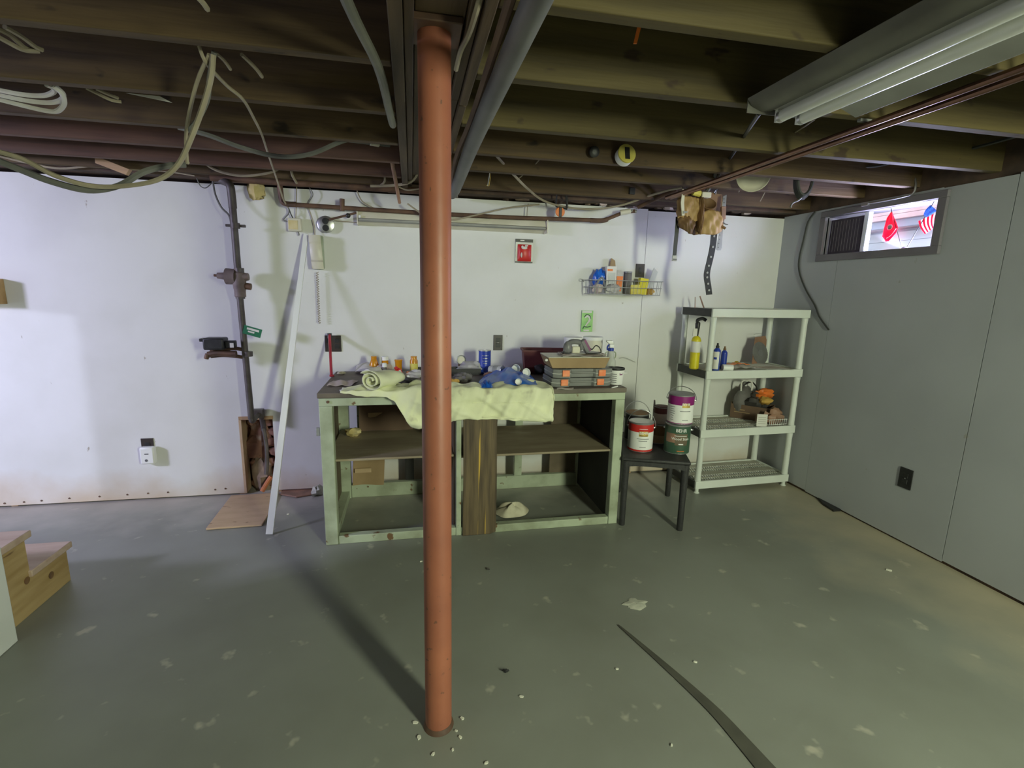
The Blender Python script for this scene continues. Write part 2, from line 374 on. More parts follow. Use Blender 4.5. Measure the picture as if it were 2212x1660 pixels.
# ceiling: subfloor boards, joists, centre beam
ce = struct('ceiling')
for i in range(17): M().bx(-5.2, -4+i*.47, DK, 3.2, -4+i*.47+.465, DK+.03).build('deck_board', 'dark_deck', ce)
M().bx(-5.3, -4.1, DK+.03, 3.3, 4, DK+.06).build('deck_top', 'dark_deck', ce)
BX0, BX1 = -.045, .205
def joist(x0, x1, y, th, mt, z=JB, tw=0):
    m = M().bx(x0, y, z, x1, y+th, DK); n = 24   # waney lower edge
    m.build('joist', mt, ce, bev=.004)
for y, th, mt, z in ((.42, .045, 'joist_wood', JB), (.83, .045, 'joist_wood', JB), (1.21, .045, 'joist_wood', JB), (1.62, .045, 'joist_wood', JB), (2.06, .045, 'joist_wood', JB),
                     (2.47, .045, 'joist_wood', JB), (2.84, .045, 'red_wood', JB+.005), (3.20, .045, 'red_wood', JB+.004), (3.44, .045, 'joist_wood', JB-.002)):
    joist(-5.1, BX0-.002, y, th, mt, z)
for y, th, mt, z in ((.43, .045, 'joist_wood_green', JB), (.84, .045, 'joist_wood_green', JB), (1.235, .045, 'joist_wood_green', JB), (1.645, .047, 'joist_wood_green', JB), (2.115, .047, 'joist_wood_green', JB),
                     (2.53, .045, 'joist_wood', JB), (2.90, .045, 'joist_wood', JB+.004), (3.36, .045, 'joist_wood', JB-.004)):
    joist(BX1+.002, XR+.1, y, th, mt, z)
for x0, x1, z in ((BX0, BX0+.035, 2.105), (BX0+.037, BX0+.062, 2.125), (BX0+.064, .145, 2.149), (.147, .175, 2.128), (.177, BX1, 2.112)):
    for y0, y1 in ((-1.5, 1.9), (1.903, 3.74)):
        M().bx(x0, y0+(x0*.1), z+(.006 if y0 > 0 else 0), x1, y1, DK).build('beam_board', 'beam_wood', ce, bev=.003)
for y in (-3.6, -3.2, -2.8, -2.4, -2.0, -1.6, -1.2, -.8, -.4, .0):
    M().bx(-5.1, y, JB, XR+.1, y+.05, DK).build('joist', 'joist_wood', ce)
# loose splinters and rubble in the gap above the wall panels
for k in range(26):
    x = rs.uniform(.25, 2.7); M().blob((x, 3.60+rs.uniform(-.03, .05), ZT+.016), (rs.uniform(.02, .06), .03, rs.uniform(.008, .02)), .4, 8, k).build('mortar_crumb', ('debris', 'sill_wood', 'paper_pink')[k % 3], wb)

# window in the right wall
w1 = struct('window_1', (XR, 2.775, 1.9))
def fr(x0, y0, z0, x1, y1, z1, nm, mt): return M().bx(x0, y0, z0, x1, y1, z1).build(nm, mt, w1, bev=.003)
FY0, FY1, FZ0, FZ1 = 2.335, 3.21, 1.728, 2.075
fr(XR-.022, FY0, WZ1, XR-.001, FY1, FZ1, 'frame', 'frame_grey'); fr(XR-.022, FY0, FZ0, XR-.001, FY1, WZ0, 'frame', 'frame_grey')
fr(XR-.022, FY0, WZ0, XR-.001, WY0, WZ1, 'frame', 'frame_grey'); fr(XR-.022, WY1, WZ0, XR-.001, FY1, WZ1, 'frame', 'frame_grey')
RX = XR+.16
fr(XR-.001, WY0-.012, WZ0-.012, RX, WY1+.012, WZ0, 'reveal', 'frame_white'); fr(XR-.001, WY0-.012, WZ1, RX, WY1+.012, WZ1+.012, 'reveal', 'frame_grey')
fr(XR-.001, WY0-.012, WZ0, RX, WY0, WZ1, 'reveal', 'frame_white'); fr(XR-.001, WY1, WZ0, RX, WY1+.012, WZ1, 'reveal', 'frame_grey')
SC = 2.875
fr(XR+.03, SC+.012, WZ0+.001, XR+.045, WY1-.004, WZ1-.02, 'screen_panel', 'screen_dark')
for k in range(11):
    yy = SC+.03+k*.024; M().cyl((XR+.0285, yy, WZ0+.02), (XR+.0285, yy, WZ1-.035), .0012, n=5).build('screen_rib', 'frame_grey', w1)
fr(XR+.02, SC-.022, WZ0+.001, XR+.055, SC+.011, WZ1-.001, 'sash_stile', 'frame_white')
fr(XR+.07, WY0+.001, WZ0+.001, XR+.076, WY1-.001, WZ1-.001, 'pane', 'window_glass')

# outdoors: the neighbouring house and the ground
M().bx(XR+.16, -8, 1.60, 30, 30, 1.68).build('ground', 'ext_ground', kind='structure')
nb = thing('neighbour_house', 'pale house with siding and pink brick seen outside through the basement window', 'house', (7.6, 6.6, 1.68))
for k in range(6): M().bx(7.6-.012*(k % 2), 2.5, 1.68+k*.14, 7.8, 10.5, 1.68+k*.14+.134).build('siding_board', 'ext_white', nb)
M().bx(7.75, 2.4, 1.68, 12, 10.6, 3.6).build('wall', 'ext_white', nb)
for k in range(7): M().bx(7.0, 2.2+k*1.22, 2.56+.01*(k % 2), 8.4, 2.2+k*1.22+1.2, 2.61).build('soffit_board', 'ext_pink', nb)
M().bx(6.93, 2.2, 2.50, 7.0, 10.8, 2.60).build('fascia', 'ext_grey', nb)
for k in range(12): M().bx(6.85+.02*k, 2.2, 2.605+k*.075, 7.2+.03*k, 10.8, 2.605+k*.075+.066).build('brick_course', 'ext_pink', nb)
for k in range(6): M().bx(7.5, 8.0+.0, 1.68+k*.21, 7.58, 8.35, 1.68+k*.21+.2).build('brick', 'ext_pink', nb)
M().bx(7.46, 7.72, 1.68, 7.58, 7.93, 2.5).build('door_frame', 'ext_grey', nb)
for k in range(8): M().bx(7.50, 7.05+k*.075, 1.68, 7.57, 7.05+k*.075+.055, 2.25).build('fence_slat', 'ext_teal', nb)

# ================================================================== SUPPORT POST
t = thing('support_post', 'rust-red round steel post standing in the middle of the floor under the beam', 'post', (.07, 1.46, 0))
M().lathe((.07, 1.46, 0), [(.046, 0), (.0445, .012), (.0445, 2.128), (.044, 2.13)], 40).build('pole', 'post_red', t)
M().lathe((.07, 1.46, 0), [(.052, -.001), (.05, .006), (.0452, .016)], 32).build('base_collar', 'rust_pipe', t)
M().bx(.0, 1.39, 2.130, .14, 1.53, 2.148).build('top_plate', 'rust_pipe', t, bev=.003)

# ================================================================== WORKBENCH
BZ, BL, BR, BF, BB = .90, -.505, 1.285, 2.77, 3.49
t = wbn = thing('workbench', 'old green-painted open workbench with two bays against the white wall', 'workbench', ((BL+BR)/2, (BF+BB)/2, 0))
M().bx(BL-.006, BF-.004, BZ-.03, BR+.006, BB, BZ).build('top', 'bench_top', t, bev=.004)
M().bx(BL, BF, BZ-.075, BR, BF+.04, BZ-.031).build('front_rail', 'bench_green', t, bev=.003)
M().bx(BL, BF+.041, BZ-.075, BL+.04, BB-.05, BZ-.031).build('side_rail', 'bench_green', t); M().bx(BR-.04, BF+.041, BZ-.075, BR, BB-.05, BZ-.031).build('side_rail', 'bench_green', t)
for x0, y0, w in ((BL, BF, .07), (BR-.06, BF, .06), (BL, BB-.07, .07), (BR-.06, BB-.07, .06)):
    M().bx(x0, y0, 0, x0+w, y0+.06, BZ-.0755).build('leg', 'bench_green', t, bev=.004)
MX = .245
M().bx(MX, BF, .0, MX+.03, BF+.05, BZ-.0755).build('middle_post', 'bench_green', t, bev=.003)
M().bx(MX, BB-.07, .0, MX+.05, BB-.01, BZ-.0755).build('middle_post', 'bench_green', t, bev=.003)
M().bx(BL+.071, BF+.004, .0, MX-.001, BF+.05, .05).build('bottom_rail', 'bench_green', t, bev=.003)
M().bx(MX+.031, BF+.004, .0, BR-.061, BF+.05, .05).build('bottom_rail', 'bench_green', t, bev=.003)
M().bx(BL+.001, BF+.061, .0, BL+.06, BB-.071, .055).build('bottom_rail', 'bench_green', t, bev=.003)
M().bx(BL+.071, BB-.06, .0, MX-.001, BB-.02, .10).build('back_rail', 'bench_green', t, bev=.003)
M().bx(MX+.051, BB-.06, .0, BR-.061, BB-.02, .10).build('back_rail', 'bench_green', t, bev=.003)
M().bx(BL-.004, BF+.0605, .02, BL+.006, BB-.0705, BZ-.08).build('side_panel', 'bench_brown', t)
M().bx(BR-.05, BF+.0605, .02, BR-.012, BB-.0705, BZ-.08).build('side_panel', 'bench_black', t)
M().bx(MX-.01, BF+.055, .02, MX+.012, BB-.0705, BZ-.08).build('divider', 'bench_brown', t)
for x0, y0, x1, y1, z in ((BL+.02, BF+.03, MX-.012, BB-.075, .507), (MX+.014, BF+.03, BR-.055, BB-.075, .497)):
    M().bx(x0, y0, z-.014, x1, y1, z).build('shelf', 'shelf_board', t, bev=.003)
for x in (-.38, .74): M().bx(x, BB-.055, .101, x+.055, BB-.015, .80).build('back_post', 'bench_green', t)
M().bx(1.02, BB-.03, .10, 1.225, BB-.012, .80).build('back_panel', 'bench_brown', t)
M().bx(-.06, BB-.03, .10, .0, BB-.012, .80).build('back_panel', 'bench_black', t); M().bx(.001, BB-.04, .55, .24, BB-.022, .80).build('back_panel', 'bench_brown', t)
M().bx(.5, BB-.03, .55, 1.019, BB-.012, .80).build('back_panel', 'bench_brown', t)
# rough lower edge and knots on the front plank
pp = [(.283, 0), (.45, 0), (.487, .012), (.489, .3), (.485, .62), (.488, BZ-.08), (.285, BZ-.08), (.287, .4)]
M().prism([(x, BF-.012, z) for x, z in pp], (0, .0145, 0)).build('front_plank', 'plank_dark', t, bev=.004, label='dark weathered plank with yellow streaks')
M().bx(BL-.022, BF+.01, .655, BL-.001, BF+.03, .70).build('side_latch', 'steel_dull', t, bev=.002)
for k in range(3): M().cyl((BL+.05+k*.55, BF-.006, BZ-.05), (BL+.05+k*.55, BF+.002, BZ-.05), .008, n=10).build('bolt', 'rust_pipe', t)

# cardboard and rag inside the bench
p0 = Yp(760, 990, 3.42); p1 = Yp(830, 1054, 3.42)
t = thing('cardboard_sheet', 'brown cardboard sheet standing in the lower left bay of the bench', 'cardboard', ((p0.x+p1.x)/2, 3.41, .0))
T = Matrix.Rotation(.10, 4, 'Y')
M().sheet(lambda u, v: V((p0.x+(p1.x-p0.x)*u+.02*v, 3.405+.012*math.sin(u*5)+.01*v, .102+.385*v)), 12, 6, .006).build('sheet', 'cardboard', t)
M().bx(p0.x+.02, 3.387, .2, p0.x+.13, 3.391, .23).build('tape_strip', 'plywood', t)
t = thing('cardboard_box_flap', 'dark brown cardboard leaning at the back of the upper left bay', 'cardboard', (-.2, 3.38, .507))
M().sheet(lambda u, v: V((-.36+.36*u, 3.36+.04*v+.006*math.sin(u*7), .509+.25*v)), 10, 5, .006).build('sheet', 'cardboard_dark', t)
M().bx(-.30, 3.357, .58, -.12, 3.361, .63, Matrix.Translation((0, .02, 0))).build('tape_strip', 'cardboard', t)
tag(M().blob((-.385, 3.25, .535), (.05, .035, .028), .3, 12, 5).build('foam_scrap', 'foam'), 'yellow foam scrap on the upper left bench shelf', 'foam')
def ragfn(u, v):
    a = u*2*PI; r = v
    return V((.64+.115*r*math.cos(a)*(1+.12*math.sin(3*a)), 3.02+.09*r*math.sin(a)*(1+.15*math.sin(2*a+1)), .006+.058*(1-r**3)*(1+.22*math.sin(3*a+3*r)+.18*math.sin(7*a+5*r)*r)))
tag(M().sheet(ragfn, 36, 9, .004).build('rag', 'rag'), 'crumpled cream rag on the floor inside the right bay of the bench', 'rag')

# ================================================================== DROP CLOTH
import bisect
def interp(x, xs, ys):
    i = max(1, min(len(xs)-1, bisect.bisect(xs, x))); t = (x-xs[i-1])/(xs[i]-xs[i-1]); t = max(0, min(1, t)); return ys[i-1]+(ys[i]-ys[i-1])*t
CX = [-.385, -.30, -.14, -.10, -.01, .03, .12, .20, .225, .30, .55, .80, .81]
CHG = [.012, .030, .035, .05, .205, .215, .17, .19, .165, .165, .175, .195, .195]      # hanging length
CBK = [.08, .15, .20, .20, .17, .15, .14, .16, .17, .17, .19, .19, .08]                # depth lying on the top
def cl(u, v):
    x = -.385+(.81+.385)*u; hang = interp(x, CX, CHG); back = interp(x, CX, CBK)
    s = v*(back+hang)                          # arc length from the rear hem
    wr = math.sin(x*37+1.7*math.sin(s*9))*.5+math.sin(x*71+s*46)*.35+math.sin(x*19-s*38+2)*.6+math.sin(x*8+s*60)*.35
    fold = math.exp(-((x-.22-.1*s)/.05)**2)+.8*math.exp(-((x-.03-.35*max(0, s-back))/.035)**2)+.7*math.exp(-((x-.1)/.03)**2)
    edge = min(1, s/.03)
    if s < back:
        y = BF-.03+(back-s); z = BZ+.007+(.009*(wr+1.0)+.016*fold)*edge
        if s < .05: z += .010*math.sin(x*60)*(1-s/.05)*.6+.004
        y += .012*math.sin(x*28)+.01*math.sin(x*11+1)
        y = max(y, BF-.03)
    else:
        d = s-back; k = min(1, d/.05)
        y = BF-.03-.018*k-.010*wr*k-.028*fold*k-.012*math.sin(d*16+x*8)*k-.012*max(0, math.sin(d*44-x*21+2*math.sin(x*6)))**4*k-.010*max(0, math.sin(x*46+d*22))**6*k; z = BZ+.007+(.009*(wr+1)+.016*fold)*(1-k)-d+.012*(1-k)*math.sin(k*PI)
    return V((x, min(y, BF-.024) if s >= back else y, max(z, BZ+.006) if s < back else z))
t = thing('drop_cloth', 'creamy canvas drop cloth spread over the bench top and hanging down its front', 'cloth', (.25, BF, BZ))
M().sheet(cl, 120, 46, .004).build('sheet', 'cloth', t, ang=180)
M().tube([cl(u/40, .995)-V((0, .004, -.012)) for u in range(26, 40)], .003, 6, 3).build('hem', 'cloth', t)
M().tube([cl(u/40, .72)-V((0, .003, 0)) for u in range(24, 37)], .0022, 6, 3).build('seam', 'cloth', t)
rc = Zp(800, 842, BZ+.02); T = Matrix.Rotation(math.radians(-62), 4, 'Z')
def rollfn(u, v):
    a = u*2*PI*2.6; r = .018+.048*u*(1+.08*math.sin(a*1.7)); L = .24*v
    return rc+T @ V((0, 0, 0))+V((math.sin(math.radians(62))*0, 0, 0))+(T @ V((L*-1+.04*math.sin(a)*0, r*math.cos(a)*(1.15-.3*v), 0)))*1+V((0, 0, .052+r*math.sin(a)*(.85-.35*v)))
ax = V((.62, .78, 0)); pe = V((.78, -.62, 0))
def rollfn(u, v):
    a = u*2*PI*2.4; r = (.012+.058*u*(1+.07*math.sin(a*1.7+v*3)))*(1-.35*v)
    return rc+ax*(.24*v)+pe*(r*math.cos(a)*1.2)+V((0, 0, .048*(1-.3*v)+r*math.sin(a)*.82+.004*math.sin(9*v+a)))
M().sheet(rollfn, 70, 10, .004).build('rolled_end', 'cloth', t, ang=180)

# ================================================================== CAN / JAR BUILDERS, LETTERING
def glyphs(s, size, sx=1.):
    cu = bpy.data.curves.new('t', 'FONT'); cu.body = s; cu.size = size; cu.align_x = 'CENTER'; cu.align_y = 'CENTER'; cu.resolution_u = 2; cu.offset = size*.015
    o = bpy.data.objects.new('t', cu); me = o.to_mesh()
    vs = [(v.co.x*sx, v.co.y) for v in me.vertices]; fs = [tuple(p.vertices) for p in me.polygons]
    o.to_mesh_clear(); bpy.data.objects.remove(o); bpy.data.curves.remove(cu); return vs, fs
def wrap_text(m, c, r, ang, z, s, size, sx=1.):
    vs, fs = glyphs(s, size, sx)
    return m.add([(c[0]+r*math.cos(ang+x/r), c[1]+r*math.sin(ang+x/r), z+y) for x, y in vs], fs)
def flat_text(m, o, ex, ey, s, size, sx=1.):
    vs, fs = glyphs(s, size, sx); return m.add([o+ex*x+ey*y for x, y in vs], fs)
def band(m, c, r, z0, z1, a0=0, a1=2*PI, n=28):          # thin curved label on a can
    vs = []; full = abs(a1-a0-2*PI) < .01
    for i in range(n+1):
        a = a0+(a1-a0)*i/n
        for rr in (r, r+.0008):
            for z in (z0, z1): vs.append((c[0]+rr*math.cos(a), c[1]+rr*math.sin(a), z))
    fs = []
    for i in range(n):
        b = i*4; d = b+4
        fs += [(b+2, d+2, d+3, b+3), (b, b+1, d+1, d), (b+1, b+3, d+3, d+1), (b, d, d+2, b+2)]
    if not full: fs += [(0, 2, 3, 1), (n*4, n*4+1, n*4+3, n*4+2)]
    return m.add(vs, fs)
def toward(c): return math.atan2(-c[1], -c[0])
t_band = {}
def paint_can(label, c, r, h, bands, body='steel_dull', handle=None, lid='steel', group='paint cans on the black stool', open_lid=False):
    c = V(c); t = thing('paint_can', label, 'paint can', c, 0, group); q = c
    M().lathe(q, [(r*.97, 0), (r, .003), (r*.985, .007), (r*.985, h-.008), (r*1.01, h-.005), (r*1.01, h-.001), (r*.985, h)], 36).build('body', body, t)
    M().lathe(q, [(r*.975, h+.0005), (r*.96, h+.002), (r*.93, h-.001), (r*.86, h-.0015), (r*.84, h+.001), (r*.80, h+.0015), (0.0001, h+.0012)], 36).build('lid', lid, t)
    for z0, z1, mt in bands: t_band[t] = band(M(), q, r*.986, c.z+z0*h, c.z+z1*h).build('label_band', mt, t)
    ca = toward(c); side = V((-math.sin(ca), math.cos(ca), 0))
    for s in (-1, 1):
        e = q+side*(s*r*.985)+V((0, 0, h*.80)); M().cyl(e-side*(s*.002), e+side*(s*.008), .009, .006, 12).build('ear', 'steel', t)
    if handle is not None:
        lean, hh = handle; fwd = V((math.cos(ca), math.sin(ca), 0)); pts = []
        for k in range(13):
            a = PI*k/12; w = side*(-math.cos(a)*(r+.010)); rise = math.sin(a)*hh
            pts.append(q+w+V((0, 0, h*.80+rise*math.cos(lean)))+fwd*(rise*math.sin(lean)))
        M().tube(pts, .0024, 6, 4).build('handle', 'steel', t)
    return t, q, ca
def bottle(name, label, cat, c, prof, mt, n=24, group=None, T=None, parts=()):
    t = thing(name, label, cat, c, 0, group); M().lathe(c, prof, n, T).build('body', mt, t)
    for nm, pr, m2 in parts: M().lathe(c, pr, n, T).build(nm, m2, t)
    return t

# ================================================================== BLACK STOOL AND PAINT CANS
SA = math.atan2(-.138, .361)
sx_, sy_ = V((math.cos(SA), math.sin(SA), 0)), V((-math.sin(SA), math.cos(SA), 0))
S0 = V((1.275, 2.735, 0)); SW, SD, SH = .415, .60, .462
def sp(a, b, z=0): return S0+sx_*a+sy_*b+V((0, 0, z))
t = thing('plastic_stool', 'low black plastic side table carrying paint cans beside the workbench', 'table', sp(SW/2, SD/2))
T = Matrix.Translation(S0) @ Matrix.Rotation(SA, 4, 'Z')
M().bx(0, 0, SH-.022, SW, SD, SH, T).build('top', 'stool_black', t, bev=.008)
for a, b, a1, b1 in ((.03, .004, SW-.03, .022), (.03, SD-.022, SW-.03, SD-.004), (.004, .03, .022, SD-.03), (SW-.022, .03, SW-.004, SD-.03)):
    M().prism([(a, b, SH-.0225), (a1, b, SH-.0225), (a1, b, SH-.058), (a+(a1-a)*.8, b, SH-.05), (a+(a1-a)*.2, b, SH-.05), (a, b, SH-.058)] if a1-a > .1 else
              [(a, b, SH-.0225), (a, b1, SH-.0225), (a, b1, SH-.058), (a, b+(b1-b)*.8, SH-.05), (a, b+(b1-b)*.2, SH-.05), (a, b, SH-.058)],
              (0, .018, 0) if a1-a > .1 else (.018, 0, 0), T).build('apron', 'stool_black', t)
for a, b in ((.028, .028), (SW-.028, .028), (.028, SD-.028), (SW-.028, SD-.028)):
    M().lathe(sp(a, b), [(.017, 0), (.019, .006), (.020, .2), (.025, SH-.03), (.026, SH-.0225)], 18).build('leg', 'stool_black', t)
R_, H_ = .081, .19
rc_ = Zp(1388, 978, SH); rc_ = V((rc_.x+.015, rc_.y+.075, SH))
t, q, ca = paint_can('white paint can with red bands and raised wire handle at the stool front', rc_, R_, H_, ((.02, .085, 'red'), (.085, .70, 'white_plastic'), (.70, .955, 'red')), handle=(.25, .125))
def lettering(t, q, ca, items, mt):
    for da, z, s, size, m2 in items:
        b = M()
        if s in ('BEHR', 'Wood Stain'): wrap_text(b, q, R_*.986+.0026, ca+da, q.z+z, s, size)
        else:                                   # print too small to read in the photograph: a thin line
            w = s*size*.27/R_; band(b, q, R_*.986+.0016, q.z+z-size*.2, q.z+z+size*.2, ca+da-w, ca+da+w, 6)
        b.build('lettering', m2 or mt, t_band[t])
band(M(), q, R_*.986+.0006, q.z+.106, q.z+.14, ca-.12, ca+.62, 10).build('badge', 'gold', t_band[t])
lettering(t, q, ca, ((.25, .128, 'BEHR', .024, 'white_plastic'), (.25, .112, 12, .0075, 'black_plastic'), (.22, .090, 17, .0085, None), (.22, .076, 12, .0085, None), (.22, .036, 10, .0075, None), (.22, .155, 14, .007, 'white_plastic')), 'tool_grey')
gc = Zp(1473, 983, SH); gc = V((gc.x+.005, gc.y+.082, SH))
t, q, ca = paint_can('dark green wood stain can at the front right of the stool under the magenta can', gc, R_, H_, ((.02, .955, 'green_can'),), handle=(-1.9, .10))
band(M(), q, R_*.986+.0006, q.z+.075, q.z+.135, ca-.95, ca-.15, 12).build('picture_band', 'pink_brown', t)
band(M(), q, R_*.986+.0008, q.z+.06, q.z+.135, ca-.15, ca+.85, 12).build('picture_band', 'bench_brown', t)
lettering(t, q, ca, ((.30, .157, 'BEHR', .030, 'white_plastic'), (.28, .122, 16, .009, 'white_plastic'), (.28, .102, 'Wood Stain', .024, 'white_plastic'), (.32, .068, 3, .018, 'white_plastic'), (.35, .022, 8, .011, 'orange')), 'white_plastic')
mc = gc+V((.012, .01, H_+.003))
t, q, ca = paint_can('white paint can with a magenta top band stacked on the green can', mc, R_, H_, ((.02, .05, 'magenta'), (.05, .66, 'white_plastic'), (.66, .955, 'magenta')), handle=(-1.0, .12), lid='steel_dull')
band(M(), q, R_*.986+.0006, q.z+.112, q.z+.14, ca+.12, ca+.75, 10).build('badge', 'gold', t_band[t])
lettering(t, q, ca, ((.42, .132, 'BEHR', .022, 'white_plastic'), (.40, .088, 14, .009, None), (.42, .03, 10, .007, None)), 'tool_grey')
for k in range(7): lettering(t, q, ca, ((-.62, .112-k*.014, (8, 6, 8, 8, 5, 3, 5)[k], .0075, None),), 'tool_grey')
bc = sp(.115, .44, SH); paint_can('black paint can with wire handle at the back left of the stool', bc, R_, H_, ((.04, .95, 'black_plastic'),), handle=(-.15, .115), lid='leather_dark')
b2 = sp(.265, .40, SH)
paint_can('brown paint can at the back of the stool beneath a small can', b2, .066, .135, ((.05, .45, 'cardboard'), (.45, .95, 'leather_dark')), handle=None, lid='steel_dull')
paint_can('small quart can with dark red top stacked on the brown can', b2+V((.0, -.012, .138)), .05, .118, ((.03, .62, 'paper_pink'), (.62, .95, 'maroon')), handle=None, lid='maroon')
paint_can('dark paint can behind the brown can at the far edge of the stool', sp(.335, .515, SH), .06, .16, ((.05, .95, 'leather_dark'),), handle=None, lid='steel_dull')
st = thing('stir_stick', 'white stir stick leaning against the black can behind the red can', 'stick', bc+V((.085, -.055, 0)))
o = bc+V((.088, -.06, 0)); M().prism([o+V((0, 0, .001)), o+V((.020, 0, .001)), o+V((.020, .0, .20)), o+V((.008, 0, .29)), o+V((-.001, 0, .29))], (0, .004, 0)).build('blade', 'paper', st)

# ================================================================== PLASTIC SHELF UNIT
UA = math.radians(2.6); U0 = V((2.065, 3.128, 0)); UW, UD = .832, .385
UT = Matrix.Translation(U0) @ Matrix.Rotation(UA, 4, 'Z')
def ul(a, b, z): return UT @ V((a, b, z))
t = thing('shelf_unit', 'light grey plastic four-tier shelf unit in the corner by the right wall', 'shelf', ul(UW/2, UD/2, 0), UA)
ZS = [(.036, .095), (.435, .495), (.875, .935), (1.318, 1.378)]
for z0, z1 in ZS:
    top = z1 > 1.3
    M().bx(0, 0, z0, UW, .018, z1, UT).build('front_lip', 'shelf_plastic', t, bev=.003)
    M().bx(0, UD-.018, z0, UW, UD, z1, UT).build('back_lip', 'shelf_plastic', t, bev=.003)
    M().bx(-.004, .02, z0+.002, .012, UD-.02, z1-.002, UT).build('end_cap', 'black_plastic', t, bev=.003, label='black end cap of the tier')
    M().bx(UW-.014, .02, z0, UW, UD-.02, z1, UT).build('end_lip', 'shelf_plastic', t, bev=.003)
    if z1 < .6:                                 # slatted decks: bars across with open slots
        for a0, a1 in ((.02, .10), (.175, .195), (.27, .285), (.355, .365)): pass
        zt = z1-.008
        for b0, b1 in ((.019, .045), (.085, .10), (.14, .205), (.245, .26), (.30, .366)): M().bx(.013, b0, zt-.012, UW-.015, b1, zt, UT).build('deck_strip', 'shelf_dust', t)
        for bi, (b0, b1) in enumerate(((.045, .085), (.10, .14), (.205, .245), (.26, .30))):
            m = M(); x = .03
            while x < UW-.03:
                m.prism([(x, b0, zt-.012), (x+.008, b0, zt-.012), (x+.020, b1, zt-.012), (x+.012, b1, zt-.012)], (0, 0, .011), UT); x += .0205
            m.build('slot_bars', 'white_plastic' if bi % 2 else 'shelf_plastic', t, kind='stuff')
    else:
        M().bx(.013, .019, z1-.018, UW-.015, UD-.019, z1-.006, UT).build('deck', 'shelf_dust', t)
zl = [0, .436, .876, 1.319]
for a, b in ((.026, .022), (UW-.026, .022), (.026, UD-.022), (UW-.026, UD-.022)):
    M().lathe(ul(a, b, 0), [(.021, 0), (.021, .004), (.014, .010), (.014, .035)], 16).build('foot', 'shelf_plastic', t)
    for (z0, z1) in ((.096, .434), (.496, .874), (.936, 1.317)):
        M().lathe(ul(a, b, 0), [(.024, z0), (.0225, z0+.02), (.021, z1-.05), (.024, z1)], 18).build('leg', 'shelf_plastic', t)
DZ3, DZ4 = .929, 1.372                          # standing heights on the two upper decks
# torch
c = V((Yp(1500, 780, 3.27).x, 3.27, DZ3)); r = .034
t = thing('propane_torch', 'yellow propane torch cylinder with black trigger head on the second shelf', 'torch', c)
M().lathe(c, [(r*.8, 0), (r, .008), (r, .125)], 24).build('cylinder', 'yellow', t)
M().lathe(c, [(r, .1255), (r, .205)], 24).build('label_band', 'paper', t)
M().lathe(c, [(r, .2055), (r, .215), (r*.75, .235), (r*.4, .243), (.012, .245)], 24).build('shoulder', 'yellow', t)
M().lathe(c, [(.011, .2455), (.013, .27), (.016, .30), (.018, .335), (.014, .345)], 16).build('valve', 'black_plastic', t)
M().tube([c+V((0, 0, .335)), c+V((-.008, -.005, .36)), c+V((.02, -.02, .372)), c+V((.045, -.03, .36))], .012, 8).build('burner_head', 'black_plastic', t)
M().bx(c.x-.045, c.y-.022, .245+c.z, c.x-.012, c.y-.017, .30+c.z).build('paper_tag', 'paper', t)
def spray(label, px, y, h, r, col, capmt, lab):
    c = V((Yp(px, 790, y).x, y, DZ3)); t = thing('spray_can', label, 'spray can', c, 0, 'spray cans on the second shelf')
    M().lathe(c, [(r*.93, 0), (r, .006), (r, h*.72), (r*.9, h*.76), (r*.55, h*.81), (r*.5, h*.83)], 24).build('body', col, t)
    a = toward(c); band(M(), c, r+.0004, c.z+.012, c.z+h*.70, a-1.25, a+.75, 14).build('label_band', lab, t)
    M().lathe(c, [(r*.48, h*.832), (r*.48, h*.9), (r*.3, h*.92), (r*.28, h)], 16).build('nozzle', capmt, t)
    band(M(), c, r+.0014, c.z+h*.42, c.z+h*.5, a-.7, a+.1, 6).build('print_line', 'blue', t); return c
spray('blue spray can with white label and black nozzle at the front shelf leg', 1546, 3.19, .20, .0255, 'blue', 'black_plastic', 'paper')
spray('darker blue spray can standing just behind the white-labelled one', 1562, 3.25, .17, .022, 'blue', 'leather_dark', 'blue')
c = V((Yp(1571, 800, 3.175).x, 3.175, DZ3+.023)); T = Matrix.Rotation(math.radians(80), 4, 'Y') @ Matrix.Rotation(.3, 4, 'Z')
t = thing('white_tape_roll', 'short white plastic tube lying on its side on the second shelf', 'tube', c)
ax = V((math.cos(-.25), math.sin(-.25), 0)); T = ax.to_track_quat('Z', 'Y').to_matrix()
M().lathe(c, [(.012, -.036), (.023, -.036), (.023, .036), (.012, .036), (.012, -.036)], 24, T).build('tube', 'white_plastic', t)
c = ul(.38, .17, DZ3)
t = thing('hardware_package', 'clear and orange hardware package lying flat in the middle of the second shelf', 'package', c)
M().sheet(lambda u, v: c+V((-.13+.24*u, -.075+.15*v, .010+.016*math.sin(u*PI)*math.sin(v*PI)+.004*math.sin(u*17+v*9))), 18, 10, .003).build('bag', 'clear_bag', t)
M().sheet(lambda u, v: c+V((-.09+.17*u, -.04+.05*v, .026+.010*math.sin(u*PI)+.003*math.sin(u*21))), 12, 4, .003).build('card', 'orange', t)
tag(M().tube([ul(.42, .24, DZ3+.02), ul(.43, .25, DZ3+.03), ul(.445, .25, DZ3+.03), ul(.45, .235, DZ3+.02)], .008, 8).build('brass_fitting', 'gold'), 'small brass fitting at the back of the second shelf', 'fitting')
t = thing('paper_sheets', 'loose white papers lying on the right of the second shelf', 'papers', ul(.6, .15, DZ3))
for k in range(3):
    M().sheet(lambda u, v: ul(.45+.27*u+.012*k, .05+.06*k+.14*v-.08*u, DZ3+.004+.004*k+.003*math.sin(u*9+k)), 8, 4, .0012).build('sheet', 'paper' if k != 1 else 'paper_pink', t)
